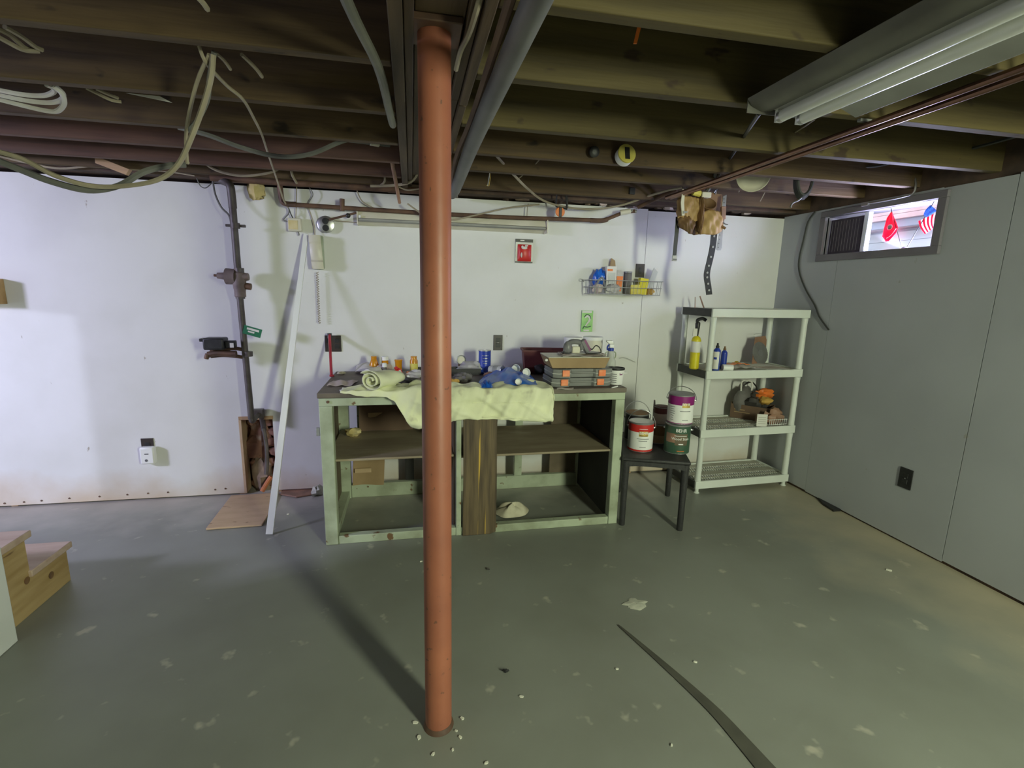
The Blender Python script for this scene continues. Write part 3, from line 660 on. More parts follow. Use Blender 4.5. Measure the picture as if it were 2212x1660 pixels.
tag(M().blob(ul(.12, .10, DZ3+.016), (.045, .03, .016), .4, 12, 9).build('hardware_scrap', 'ochre'), 'small heap of brass hardware scraps beside the torch', 'hardware')
# saw blade in its package
o = ul(.60, .25, DZ3); ex = (UT.to_3x3() @ V((1, .25, 0))).normalized(); nz = V((0, .28, .96)); ey = nz
t = thing('saw_blade_package', 'circular saw blade in a red card package leaning at the back of the second shelf', 'saw blade', o)
nrm = ex.cross(ey).normalized()
M().prism([o+ex*a+ey*b for a, b in ((-.02, .004), (.14, .004), (.185, .20), (.175, .235), (.045, .225), (.035, .19))], nrm*-.004).build('card', 'pink_brown', t)
bc_ = o+ex*.088+ey*.095; Q = nrm.to_track_quat('Z', 'Y').to_matrix()
pr = [(.012, 0), (.089, 0), (.089, .0022), (.012, .0022), (.012, 0)]
M().lathe(bc_+nrm*.002, pr, 40, Q).build('blade', 'blade_grey', t)
m = M()
for k in range(40):
    a = 2*PI*k/40; d = Q @ V((math.cos(a), math.sin(a), 0)); e = Q @ V((-math.sin(a), math.cos(a), 0)); p = bc_+nrm*.0022+d*.0885
    m.prism([p-e*.005, p+e*.005, p+d*.006+e*.004], nrm*.0016)
m.build('teeth', 'steel_dull', t, kind='stuff'); M().lathe(bc_+nrm*.0045, [(.03, 0), (.03, .001), (.028, .0012), (.008, .0012)], 24, Q).build('hub_print', 'tool_grey', t)
M().tube([o+ex*.04+ey*.225, o+ex*.04+ey*.25, o+ex*.17+ey*.255, o+ex*.175+ey*.23], .0012, 5).build('clear_hanger', 'steel', t)
# third shelf: cardboard box with bags
DZ2 = .488
bx0 = V((2.50, 3.20, DZ2)); ang = math.radians(-32)
T = Matrix.Translation(ul(.505, .345, DZ2)) @ Matrix.Rotation(math.radians(-50), 4, 'Z')
t = thing('cardboard_box', 'low dark brown open cardboard box on the third shelf', 'box', T @ V((.14, .07, 0)), math.radians(-50))
L_, W_, Hh = .29, .19, .115
M().bx(0, 0, .001, L_, W_, .004, T).build('bottom', 'cardboard_dark', t)
for a in ((0, 0, .004, L_, .004, Hh), (0, W_-.004, .004, L_, W_, Hh), (0, .004, .004, .004, W_-.004, Hh+.012), (L_-.004, .004, .004, L_, W_-.004, Hh)):
    M().bx(*a, T).build('side', 'cardboard_dark', t)
for q in ((.03, .07, .11, .078), (.03, .05, .15, .056)): M().bx(q[0], -.0014, q[1], q[2], -.0004, q[3], T).build('print_line', 'cardboard', t)
def inbox(a, b, z): return T @ V((a, b, z))
tt = thing('grocery_bag', 'black plastic bag stuffed into the cardboard box on the third shelf', 'bag', inbox(.18, .10, .01))
M().blob(inbox(.17, .10, .13), (.095, .07, .085), .35, 18, 21).build('sack', 'dark_stuff', tt)
M().tube([inbox(.06, .12, .17), inbox(.05, .13, .25), inbox(.10, .15, .285), inbox(.15, .13, .25), inbox(.16, .12, .19)], .010, 6, flat=.4).build('handle', 'dark_stuff', tt)
tt = thing('orange_bag', 'orange plastic wrapper on top of the black bag on the third shelf', 'bag', inbox(.14, .1, .2))
M().blob(inbox(.20, .13, .205), (.075, .05, .03), .45, 16, 8).build('wrapper', 'orange', tt); M().blob(inbox(.24, .06, .165), (.05, .04, .03), .4, 14, 4).build('wrapper_fold', 'ochre', tt)
tt = thing('grey_sack', 'grey mesh sack slumped at the back of the third shelf', 'bag', ul(.45, .30, DZ2))
M().blob(ul(.60, .318, DZ2+.13), (.09, .045, .128), .12, 16, 14).build('sack', 'grey_dark', tt)
M().tube([ul(.55, .30, .715), ul(.55, .30, .79), ul(.60, .30, .80), ul(.645, .30, .78), ul(.65, .30, .715)], .007, 6).build('handle', 'paper', tt)
tt = thing('wire_tray', 'white wire tray of brown scraps at the right end of the third shelf', 'tray', ul(.70, .12, DZ2))
for k in range(9): M().cyl(ul(.62+.019*k, .035, DZ2+.008), ul(.62+.019*k, .035, DZ2+.055), .0018, n=6).build('wire', 'white_plastic', tt)
for z in (.012, .05): M().tube([ul(.615, .035, DZ2+z), ul(.78, .035, DZ2+z), ul(.78, .12, DZ2+z), ul(.615, .12, DZ2+z)], .002, 6, closed=True, smooth=False).build('rim_wire', 'white_plastic', tt)
M().blob(ul(.70, .08, DZ2+.06), (.07, .035, .05), .4, 14, 31).build('scraps', 'pink_brown', tt)
o = ul(.56, .035, DZ2+.001); tt = thing('small_card', 'small pale card standing at the front edge of the third shelf', 'card', o)
M().bx(-.045, 0, 0, .03, .003, .095, Matrix.Translation(o) @ Matrix.Rotation(-.35, 4, 'Z') @ Matrix.Rotation(-.06, 4, 'X')).build('sheet', 'paper', tt)
for k in range(4): M().bx(-.035, -.0008, .02+k*.016, .02, -.0001, .024+k*.016, Matrix.Translation(o) @ Matrix.Rotation(-.35, 4, 'Z') @ Matrix.Rotation(-.06, 4, 'X')).build('print_line', 'shelf_dust', tt)
# clear plastic sheet hanging off the right of the shelf
pA = [Yp(1658, 925, 3.10), Yp(1725, 915, 3.12), Yp(1690, 1020, 3.08), Yp(1625, 1062, 3.06)]
# sticks on the top shelf
for (pxa, pya, pxb, pyb, mt, lb) in ((1512, 640, 1520, 672, 'pink_brown', 'reddish paint stick leaning on the top shelf beside a paler one'), (1502, 642, 1501, 672, 'paper_pink', 'pale wooden stick standing upright on the top shelf')):
    a, b = Yp(pxa, pya, 3.42), Yp(pxb, pyb, 3.40); b.z = DZ4+.001
    tag(M().cyl(b, a, .0055, .0045, 8).build('wooden_stick', mt), lb, 'stick')

# ================================================================== ITEMS ON THE WORKBENCH
TZ = BZ+.0005
def onb(px, py, z=TZ): p = Zp(px, py, z); return V((p.x, p.y, z))
def jar(label, px, ptop, w, y, prof, mt, parts=(), group='amber jars at the back of the bench'):
    c = V((Yp(px, 790, y).x, y, TZ)); h = Yp(px, ptop, y).z-TZ; r = w
    return bottle('pill_jar', label, 'jar', c, [(a*r, b*h) for a, b in prof], mt, 22, group, None, [(n_, [(a*r, b*h) for a, b in pr], m_) for n_, pr, m_ in parts])
jar('round amber jar with a narrow neck, leftmost at the back of the bench', 808, 770, .031, 3.40, [(.8, 0), (1, .08), (1, .5), (.62, .8), (.55, .84), (.6, .86), (.6, 1), (.5, 1)], 'amber')
jar('amber pill bottle with a white cap, second from left at the back of the bench', 832, 770, .024, 3.42, [(.9, 0), (.95, .05), (.95, .72), (.8, .76)], 'amber', (('cap', [(1, .765), (1.02, .97), (.9, 1), (.0001, 1)], 'white_plastic'),))
jar('amber jar widening to an open rim, third from left at the back of the bench', 861, 777, .025, 3.38, [(.75, 0), (.8, .05), (.95, .85), (1.05, .9), (1.05, 1), (.9, 1)], 'amber')
jar('tall amber jar with a pale label, nearest the red post', 894, 770, .027, 3.36, [(.9, 0), (.98, .05), (.98, .75), (.75, .85), (.75, 1), (.65, 1)], 'amber', (('label_band', [(1., .1), (1., .6)], 'yellow_sponge'),))
# red pry bar leaning on the bench end
t = thing('pry_bar', 'thin dark red bar leaning upright at the left end of the bench', 'bar', V((BL+.06, 3.30, TZ)))
a, b = V((BL+.015, 3.18, TZ+.004)), Yp(712, 724, 3.56)
a = onb(716, 814); b.y = 3.555
M().tube([a+V((0, 0, .005)), a.lerp(b, .5), b], .0135, 8, smooth=False, flat=.7).build('shaft', 'dark_red', t); M().cyl(b-V((0, .0, .022)), b+V((0, .004, .012)), .015, n=10).build('tip', 'black_plastic', t)
M().bx(a.x-.012, a.y-.006, TZ, a.x+.016, a.y+.018, TZ+.012).build('claw', 'dark_red', t, bev=.003)
# papers
t = thing('plastic_wrapper', 'flat pinkish clear wrapper at the front left of the bench top', 'wrapper', onb(735, 832))
M().sheet(lambda u, v: onb(706+54*u+14*v, 834-11*v, TZ+.004)+V((0, 0, .010*math.sin(u*PI)*math.sin(v*PI)+.004*math.sin(u*13+v*4)+.002)), 14, 6, .002).build('wrapper', 'paper_pink', t)
tag(M().cyl(onb(735, 844, TZ+.006), onb(760, 838, TZ+.006), .0045, n=8).build('pencil', 'white_plastic'), 'thin white pen lying at the front left beside the drop cloth', 'pen')
tag(M().blob(onb(737, 806, TZ+.010), (.03, .018, .010), .3, 10, 3).build('cork_scrap', 'rag'), 'small tan scrap on the left end of the bench top', 'scrap')
def paper_roll(label, px, py, r, L, ang, mt='paper'):
    c = onb(px, py); c.z = TZ+r+.001; d = V((math.cos(ang), math.sin(ang), 0)); Q = d.to_track_quat('Z', 'Y').to_matrix()
    t = thing('paper_roll', label, 'roll', V((c.x, c.y, TZ)), 0, 'paper rolls on the bench')
    M().lathe(c, [(r*.42, 0), (r*.98, 0), (r, .003), (r, L-.003), (r*.98, L), (r*.42, L), (r*.42, 0)], 28, Q).build('sheet', mt, t)
    M().lathe(c, [(r*.34, .002), (r*.415, .002), (r*.415, L-.002), (r*.34, L-.002), (r*.34, .002)], 20, Q).build('core', 'cardboard', t); return t
paper_roll('white paper roll lying end-on behind the rolled canvas, the front one of two', 794, 818, .030, .12, math.radians(60))
paper_roll('white paper roll lying behind the front roll, its dark core showing', 820, 810, .031, .12, math.radians(64), 'paper_pink')
t = thing('loose_paper', 'sheet of white paper drooping over the paper rolls', 'paper', onb(790, 806))
M().sheet(lambda u, v: onb(768+44*u, 806-8*v+6*u, TZ+.006)+V((0, .05*v, .008+.036*math.sin(u*PI*.8)+.006*v)), 12, 6, .002).build('sheet', 'paper', t)
c = onb(831, 813); t = thing('dark_bottle', 'small dark green tube standing between the paper rolls', 'bottle', c)
M().lathe(c, [(.013, 0), (.0145, .004), (.0145, .055), (.010, .06)], 16).build('body', 'grey_dark', t); M().lathe(c, [(.0145, .0605), (.0145, .085), (.012, .087)], 16).build('cap', 'white_plastic', t)
# red and white box
c = onb(861, 815, TZ+.004); T = Matrix.Translation(c+V((0, .0, .034))) @ Matrix.Rotation(.5, 4, 'Z') @ Matrix.Rotation(-.55, 4, 'Y')
t = thing('red_bottle', 'tilted red bottle with a white label behind the rolled canvas', 'bottle', c)
M().bx(-.020, -.015, -.03, .020, .015, .02, T).build('body', 'red', t, bev=.006); M().bx(-.018, -.0165, -.022, .012, -.0152, .012, T).build('label_band', 'paper', t); M().bx(-.010, -.009, .0205, .010, .009, .04, T).build('cap', 'red', t, bev=.003)
c = onb(882, 815); bottle('pill_bottle', 'small amber bottle with a white base behind the black gloves', 'bottle', c, [(.012, 0), (.0135, .003), (.0135, .016)], 'white_plastic', 18, None, None, (('body', [(.0125, .0165), (.0125, .034), (.009, .037)], 'orange'),))
for i, (label, px, py, rr, s, mt, nm, cat) in enumerate((
    ('crumpled clear plastic bag left of the red post', 905, 815, (.070, .04, .024), 11, 'clear_bag', 'clear_bag', 'bag'),
    ('black gloves bunched behind the rolled canvas', 880, 829, (.055, .025, .016), 12, 'dark_stuff', 'black_gloves', 'gloves'),
    ('crumpled clear wrapping beside the red bottle', 845, 810, (.035, .02, .018), 13, 'clear_bag', 'clear_wrapper', 'wrapper'),
    ('flat blue packet beneath the small amber bottle', 873, 822, (.03, .012, .008), 14, 'blue', 'blue_packet', 'packet'),
    ('grey crumpled cloth in front of the clear bag by the post', 880, 838, (.07, .02, .014), 15, 'cloth_grey', 'grey_cloth', 'cloth'),
    ('clear plastic bags heaped right of the red post', 1022, 806, (.09, .075, .042), 16, 'clear_bag', 'clear_bag', 'bag'),
    ('dark rubber sleeve lying right of the red post', 1000, 824, (.055, .03, .027), 17, 'grey_dark', 'rubber_sleeve', 'sleeve'),
    ('yellow-handled scraper end poking out beside the post', 980, 828, (.035, .014, .012), 18, 'ochre', 'paint_scraper', 'scraper'),
    ('black work glove standing against the plastic organisers', 1165, 808, (.040, .028, .036), 19, 'dark_stuff', 'work_glove', 'glove'),
    ('grey glove with stiff fingers behind the black glove', 1150, 796, (.032, .028, .04), 20, 'grey_dark', 'grey_glove', 'glove'),
    ('rubble of small dark parts at the back of the bench', 1085, 792, (.16, .035, .018), 22, 'dark_stuff', 'small_parts', 'parts'),
    ('pinkish plastic packet half under the blue bag', 1062, 815, (.045, .025, .018), 23, 'pink_brown', 'pink_packet', 'packet'),
    ('cardboard scrap at the back right of the red post', 985, 803, (.03, .03, .015), 24, 'cardboard', 'cardboard_scrap', 'scrap'))):
    c = onb(px, py); tag(M().blob(c+V((0, 0, rr[2]*.96)), rr, .38, 18, s).build(nm, mt), label, cat)
for k in range(4):
    c = onb(1158+7*k, 800, TZ); # fingers of the standing glove
    M().tube([c+V((0, 0, .03)), c+V((.004*k, .0, .06)), c+V((.012*k-.01, .01, .085+.006*(k % 2)))], .008, 7).build('finger', 'dark_stuff', bpy.data.objects['work_glove'])
# tray and jar lid behind the post
a, b = onb(965, 792), onb(1018, 792); t = thing('black_tray', 'long black shallow tray behind the red post', 'tray', V((a.x, 3.30, TZ)))
M().bx(a.x-.22, 3.27, TZ, b.x+.02, 3.37, TZ+.006).build('bottom', 'black_plastic', t)
for q in ((a.x-.22, 3.27, b.x+.02, 3.275), (a.x-.22, 3.365, b.x+.02, 3.37)): M().bx(q[0], q[1], TZ+.006, q[2], q[3], TZ+.045).build('side', 'black_plastic', t)
c = V((Yp(994, 775, 3.46).x, 3.455, 0)); c.z = Yp(994, 775, 3.46).z
t = thing('jar_lid', 'round clear jar base propped on the black tray against the wall', 'jar', c); c.y = 3.40; Q = V((0, -1, .12)).to_track_quat('Z', 'Y').to_matrix()
M().lathe(c, [(.0001, 0), (.028, 0), (.032, .004), (.033, .012), (.030, .014), (.029, .006), (.0001, .005)], 28, Q).build('disc', 'steel_dull', t)
M().lathe(c+V((0, -.0075, 0)), [(.0001, 0), (.024, 0), (.024, .001), (.0001, .001)], 24, Q).build('inner_disc', 'cream_plastic', t)
M().bx(c.x-.02, 3.385, TZ+.0465, c.x+.02, 3.42, c.z-.031).build('prop_block', 'cardboard_dark', t)
# blue tin
c = onb(1035, 795); c = V((c.x+.005, 3.345, TZ)); h = Yp(1035, 757, 3.345).z-TZ; r = .043
t = thing('blue_tin', 'blue metal tin with white lettering at the back of the bench', 'tin', c)
M().lathe(c, [(r*.97, 0), (r, .003), (r*.98, .006), (r*.98, h-.006), (r*1.02, h-.004), (r*1.02, h), (r*.9, h), (r*.88, h-.006), (.0001, h-.007)], 30).build('body', 'blue', t)
M().lathe(c, [(r*1.025, h-.003), (r*1.03, h+.002), (r*.92, h+.003)], 30).build('rim', 'steel', t)
a_ = toward(c)
for k, s in enumerate((.55, .42, .48, .3)):
    band(M(), c, r+.0004, c.z+h*.78-k*.018, c.z+h*.78-k*.018+.004, a_+.1-s, a_+.1+s, 8).build('print_line', 'steel', t)
M().bx(c.x-.008, c.y-.008, TZ+h-.006, c.x+.008, c.y+.004, TZ+h+.006).build('brush_cap', 'white_plastic', t, bev=.002)
# cups and caps
def cup(label, px, py, r, L, d, mt, zz=.0, parts=()):
    c = onb(px, py, TZ+zz); c.z = TZ+zz+r; d = V(d).normalized(); Q = d.to_track_quat('Z', 'Y').to_matrix(); t = thing('plastic_cup', label, 'cup', V((c.x, c.y, TZ+zz)))
    M().lathe(c, [(.0001, 0), (r*.82, 0), (r*.84, .004), (r, L-.004), (r*1.04, L), (r*.96, L), (r*.8, .006), (.0001, .006)], 26, Q).build('body', mt, t)
    for n_, pr, m_ in parts: M().lathe(c, [(x_*r, y_*L) for x_, y_ in pr], 26, Q).build(n_, m_, t)
    return c
cup('translucent plastic tumbler lying on its side right of the post', 1058, 808, .030, .10, (.7, -.62, .05), 'pale_plastic', .012, (('lid', [(1.05, 1.005), (1.05, 1.03), (.0001, 1.035)], 'steel'), ('label_band', [(.95, .35), (.99, .72)], 'smoke_plastic')))
cup('white cup with its open mouth facing front behind the blue bag', 1110, 806, .027, .05, (.12, -.97, .25), 'white_plastic', .012)
cup('white cap resting on the blue bag near the organisers', 1134, 815, .027, .022, (.25, -.93, .35), 'white_plastic', .016)
cup('small white bottle cap on the front of the blue bag', 1119, 834, .019, .02, (-.1, -.9, .5), 'white_plastic', .006)
cup('small white bottle cap upright among the clear bags', 1036, 797, .012, .03, (0, -.2, 1), 'paper_pink', .03)
# blue bag
def bagfn(u, v):
    px = 1032+130*u; e = math.sin(min(1, u*1.02)*PI)**.5; p = onb(px, 838-2*u-34*v*e+6*(u-.5)**2)
    z = TZ+.012+.040*e*math.sin(v*PI)**.7*(1+.30*math.sin(u*11+v*4)+.14*math.sin(u*27-v*9)+.12*math.sin(v*15+u*7))
    return V((p.x, p.y, max(z, TZ+.012)))
t = thing('blue_plastic_bag', 'crumpled bright blue plastic bag on the bench behind the drop cloth', 'bag', onb(1095, 830))
M().sheet(bagfn, 46, 18, .002).build('bag', 'blue_bag', t, ang=25)
M().sheet(lambda u, v: onb(1035+30*u, 838-8*v, TZ+.012)+V((0, 0, .03*math.sin(u*PI)*math.sin(v*PI)*(1+.4*math.sin(u*21+9*v)))), 12, 6, .002).build('bag_tail', 'blue_bag', t, ang=25)
# maroon tub
a = onb(1107, 790); T = Matrix.Translation(V((a.x+.165, 3.36, TZ))) @ Matrix.Rotation(-.12, 4, 'Z')
t = thing('maroon_tub', 'open dark maroon rectangular tub at the back of the bench', 'tub', V((a.x+.165, 3.36, TZ)), -.12)
h = Yp(1107, 757, 3.3).z-TZ
def tub(m, x0, x1, y0, y1, tp, h, w, T):
    m.bx(x0+tp, y0+tp, 0, x1-tp, y1-tp, .004, T)
    A = [(x0+tp, y0+tp), (x1-tp, y0+tp), (x1-tp, y1-tp), (x0+tp, y1-tp)]; B = [(x0, y0), (x1, y0), (x1, y1), (x0, y1)]
    Ai = [(x0+tp+w, y0+tp+w), (x1-tp-w, y0+tp+w), (x1-tp-w, y1-tp-w), (x0+tp+w, y1-tp-w)]; Bi = [(x0+w, y0+w), (x1-w, y0+w), (x1-w, y1-w), (x0+w, y1-w)]
    vs = [T @ V((*p, .004)) for p in A]+[T @ V((*p, h)) for p in B]+[T @ V((*p, .006)) for p in Ai]+[T @ V((*p, h)) for p in Bi]; fs = []
    for i in range(4): j = (i+1) % 4; fs += [(i, j, 4+j, 4+i), (8+j, 8+i, 12+i, 12+j), (4+i, 4+j, 12+j, 12+i)]
    m.add(vs, fs); return m
tub(M(), -.16, .16, -.085, .085, .018, h, .004, T).build('body', 'maroon', t)
for q in ((-.166, -.091, .166, -.0855), (-.166, .0855, .166, .091), (-.166, -.0855, -.1605, .0855), (.1605, -.0855, .166, .0855)): M().bx(q[0], q[1], h-.012, q[2], q[3], h+.001, T).build('rim', 'maroon', t)
# two plastic organisers with orange latches
ob = onb(1180, 838); T0 = Matrix.Translation(V((.83, 2.835, TZ+.002)))
OW, OD, OH = .385, .20, .052
org = []
def organiser(label, z, dx):
    o = V((.825+dx, 2.805, z)); T = Matrix.Translation(o) @ Matrix.Rotation(.03, 4, 'Z'); t = thing('parts_organiser', label, 'organiser', o, .03, 'stacked parts organisers')
    out = [(.0, .02), (.03, 0), (.105, 0), (.118, .020), (.258, .020), (.27, 0), (.355, 0), (.385, .02), (.385, OD), (0, OD)]
    M().prism([(x, y, 0) for x, y in out], (0, 0, OH*.5), T).build('base', 'smoke_plastic', t, bev=.003)
    M().prism([(x, y, OH*.5+.001) for x, y in out], (0, 0, OH*.5-.001), T).build('lid', 'smoke_plastic', t, bev=.003)
    M().tube([T @ V((x, y, OH*.5)) for x, y in out], .0032, 6, closed=True, smooth=False).build('seam_rim', 'pale_plastic', t)
    M().tube([T @ V((.112, .006, OH*.62)), T @ V((.13, -.002, OH*.62)), T @ V((.245, -.002, OH*.62)), T @ V((.262, .006, OH*.62))], .0055, 8, 3).build('handle', 'smoke_plastic', t)
    for x in (.052, .285):
        M().bx(x, -.010, OH*.18, x+.046, -.001, OH*.93, T).build('latch', 'orange_latch', t, bev=.003, label='orange latch')
    for x in (.09, .19, .29): M().bx(x, .03, OH+.0002, x+.003, OD-.02, OH+.0012, T).build('lid_rib', 'pale_plastic', t)
    return t
organiser('lower of two smoky clear parts organisers with orange latches', TZ+.001, 0)
organiser('upper of two smoky clear parts organisers with orange latches', TZ+.001+OH+.004, .008)
tag(M().sheet(lambda u, v: onb(1203+36*u, 842-3*v, TZ+.005)+V((0, .0, .002+.003*math.sin(u*7))), 8, 3, .001).build('paper_scrap', 'paper'), 'white paper scrap under the front of the organisers', 'paper')
# wooden tray box above
z0 = TZ+.001+2*(OH+.004)+.002; T = Matrix.Translation(V((.80, 2.825, z0))) @ Matrix.Rotation(-.02, 4, 'Z')
t = thing('wooden_tray', 'shallow tan wooden box tray on top of the plastic organisers', 'tray', V((.97, 2.92, z0)), -.02)
tp = .02; ZH = .062
M().bx(.03, .01, 0, .36, .20, .005, T).build('bottom', 'cream_plastic', t)
M().prism([(.028, 0, .0), (.362, 0, .0), (.39, 0, ZH), (0.0, 0, ZH)], (0, .008, 0), T).build('side', 'cardboard', t, bev=.002)
M().prism([(.028, .202, .0), (.362, .202, .0), (.39, .202, ZH), (0.0, .202, ZH)], (0, .008, 0), T).build('side', 'cardboard', t, bev=.002)
M().prism([(.028, .0085, .0), (.034, .0085, .0), (.008, .0085, ZH), (0.0, .0085, ZH)], (0, .193, 0), T).build('side', 'cardboard', t)
M().prism([(.356, .0085, .0), (.362, .0085, .0), (.39, .0085, ZH), (.382, .0085, ZH)], (0, .193, 0), T).build('side', 'cardboard', t)
M().bx(.0, -.004, ZH+.0005, .385, .214, ZH+.006, T).build('lid', 'cream_plastic', t, bev=.002)
M().blob(T @ V((-.012, .0, ZH-.012)), (.010, .008, .009), .1, 10, 2).build('knob', 'white_plastic', t)
zt = z0+ZH+.0065
t = thing('newspaper', 'folded white papers under the jigsaw on the wooden tray', 'papers', V((1.02, 2.90, zt)))
for k in range(3): M().sheet(lambda u, v: T @ V((.09+.28*u+.01*k, .0+.03*k+.13*v, ZH+.0085+k*.004+.004*math.sin(u*6+k*2))), 10, 4, .0015).build('sheet', 'paper' if k % 2 == 0 else 'paper_pink', t)
# jigsaw-like power tool
zt += .018; zt -= .006; o = T @ V((.20, .09, zt-z0)); Tt = Matrix.Translation(o) @ Matrix.Rotation(.05, 4, 'Z') @ Matrix.Scale(.82, 4)
t = thing('power_tool', 'grey corded power tool with a loop handle lying on the wooden tray', 'power tool', o, .05)
M().tube([Tt @ V(p) for p in ((-.085, 0, .012), (-.078, 0, .05), (-.05, 0, .082), (-.01, 0, .088), (.035, 0, .078), (.04, 0, .05), (.05, 0, .03))], .017, 10, 6).build('handle', 'tool_grey', t)
M().blob(Tt @ V((-.07, 0, .04)), (.028, .025, .042), .12, 14, 6).build('housing', 'tool_grey', t)
M().bx(-.11, -.025, 0, -.045, .025, .012, Tt).build('shoe', 'black_plastic', t, bev=.003)
M().bx(-.035, -.012, .0, .03, .012, .052, Tt).build('body', 'cream_plastic', t, bev=.006)
T2 = Tt @ Matrix.Translation(V((.075, 0, .052))) @ Matrix.Rotation(.62, 4, 'Y') @ Matrix.Scale(-1, 4, V((1, 0, 0)))
T2 = Tt @ Matrix.Translation(V((.072, 0, .052))) @ Matrix.Rotation(-.55, 4, 'Y')
M().bx(-.022, -.022, -.05, .022, .022, .055, T2).build('motor', 'tool_grey', t, bev=.005); M().bx(.0225, -.018, -.045, .024, .018, .05, T2).build('label_plate', 'purple', t); M().bx(.006, -.0235, -.045, .020, -.0222, .05, T2).build('label_plate', 'purple', t)
M().tube([Tt @ V(p) for p in ((.10, 0, .05), (.12, -.02, .03), (.145, -.03, .06), (.18, -.02, .045), (.19, -.03, .012), (.16, -.045, .004), (.06, -.05, .004))], .0035, 6).build('cord', 'cable_dark', t)
# white rolls behind
for (px, pw, top, y, lab) in ((1238, .062, 729, 3.24, 'left of two white plastic containers behind the power tool'), (1281, .066, 728, 3.20, 'right of two white plastic containers behind the power tool')):
    c = V((Yp(px, 740, y).x, y, TZ)); h = Yp(px, top, y).z-TZ; t = thing('white_container', lab, 'container', c, 0, 'white containers behind the tool')
    M().lathe(c, [(pw*.93, 0), (pw*.95, .004), (pw, h-.002), (pw*1.0, h), (pw*.95, h), (pw*.94, h-.015), (.0001, h-.018)], 32).build('body', 'cream_plastic' if px > 1260 else 'white_plastic', t)
    M().lathe(c, [(pw*1.002, h-.02), (pw*1.02, h-.012), (pw*1.02, h+.001), (pw*.97, h+.001)], 32).build('rim', 'white_plastic', t)
# spray bottle
c = V((Yp(1317, 800, 3.08).x, 3.08, TZ)); h = Yp(1317, 735, 3.08).z-TZ; r = .038
t = thing('spray_bottle', 'translucent spray bottle with a blue and white trigger head', 'bottle', c)
M().lathe(c, [(r*.95, 0), (r, .006), (r, h*.42), (r*.92, h*.48), (r*.62, h*.54), (r*.55, h*.70), (r*.48, h*.72)], 26).build('body', 'pale_plastic', t)
M().lathe(c, [(r*.5, h*.722), (r*.5, h*.79), (r*.36, h*.80)], 20).build('collar', 'blue', t)
M().bx(c.x-.014, c.y-.012, c.z+h*.802, c.x+.018, c.y+.012, c.z+h*.9).build('head', 'white_plastic', t, bev=.004)
M().prism([(c.x-.036, c.y-.009, c.z+h), (c.x+.008, c.y-.009, c.z+h), (c.x+.018, c.y-.009, c.z+h*.902), (c.x-.016, c.y-.009, c.z+h*.902), (c.x-.036, c.y-.009, c.z+h*.955)], (0, .018, 0)).build('nozzle', 'steel', t, bev=.002)
M().tube([c+V((-.014, 0, h*.89)), c+V((-.026, 0, h*.82)), c+V((-.024, 0, h*.74))], .005, 6).build('trigger', 'blue', t)
for s in (-1, 1): M().tube([c+V((s*.022, 0, h*.70)), c+V((s*.035, 0, h*.67)), c+V((s*.035, 0, h*.56)), c+V((s*.026, 0, h*.53))], .004, 6).build('grip_rib', 'bench_green', t)
# white tub with black lid
c = onb(1337, 833); c = V((c.x, c.y+.06, TZ)); h = Yp(1337, 795, c.y).z-TZ; r = .053
t = thing('plastic_tub', 'white plastic tub with black lid at the right end of the bench', 'tub', c)
M().lathe(c, [(r*.82, 0), (r*.84, .003), (r*.96, h-.025), (r, h-.024), (r, h-.010), (r*.97, h-.010)], 32).build('body', 'white_plastic', t)
M().lathe(c, [(r*1.03, h-.0095), (r*1.05, h-.004), (r*1.04, h+.002), (r*.93, h+.003), (r*.91, h-.003), (.0001, h-.003)], 32).build('lid', 'black_plastic', t)
a_ = toward(c)
for k in range(6): band(M(), c, r*(.85+.02*k)+.001, c.z+.014+k*.013, c.z+.019+k*.013, a_-1.0, a_+.15, 10).build('print_line', 'tool_grey', t)
band(M(), c, r*.925+.001, c.z+.062, c.z+.085, a_+.5, a_+.95, 6).build('label_band', 'purple', t)
band(M(), c, r*.925+.002, c.z+.070, c.z+.077, a_+.56, a_+.88, 5).build('print_line', 'white_plastic', t)
M().bx(c.x+r, c.y-.01, c.z+h-.035, c.x+r+.02, c.y+.01, c.z+h-.03).build('ear', 'white_plastic', t)
tag(M().cyl(onb(1322, 838, TZ+.005), onb(1334, 835, TZ+.005), .004, n=8).build('white_pen', 'white_plastic'), 'short white marker lying before the black-lidded tub', 'pen')
tag(M().tube([Yp(1338, 775, 3.57), Yp(1348, 773, 3.57), Yp(1360, 777, 3.57), Yp(1372, 783, 3.58)], .0012, 5).build('thin_wire', 'cable_grey'), 'thin loose wire end on the wall above the black-lidded tub', 'wire')

# ================================================================== WALL FITTINGS
def tubeY(pts): return [Yp(a, b, y) for a, b, y in pts]
def cable(name, label, pts, r, mt, group=None, flat=1., k=6, n=6):
    return tag(M().tube(tubeY(pts), r, n, k, flat=flat).build(name, mt), label, 'cable' if 'cable' in name else name.split('_')[-1], group)
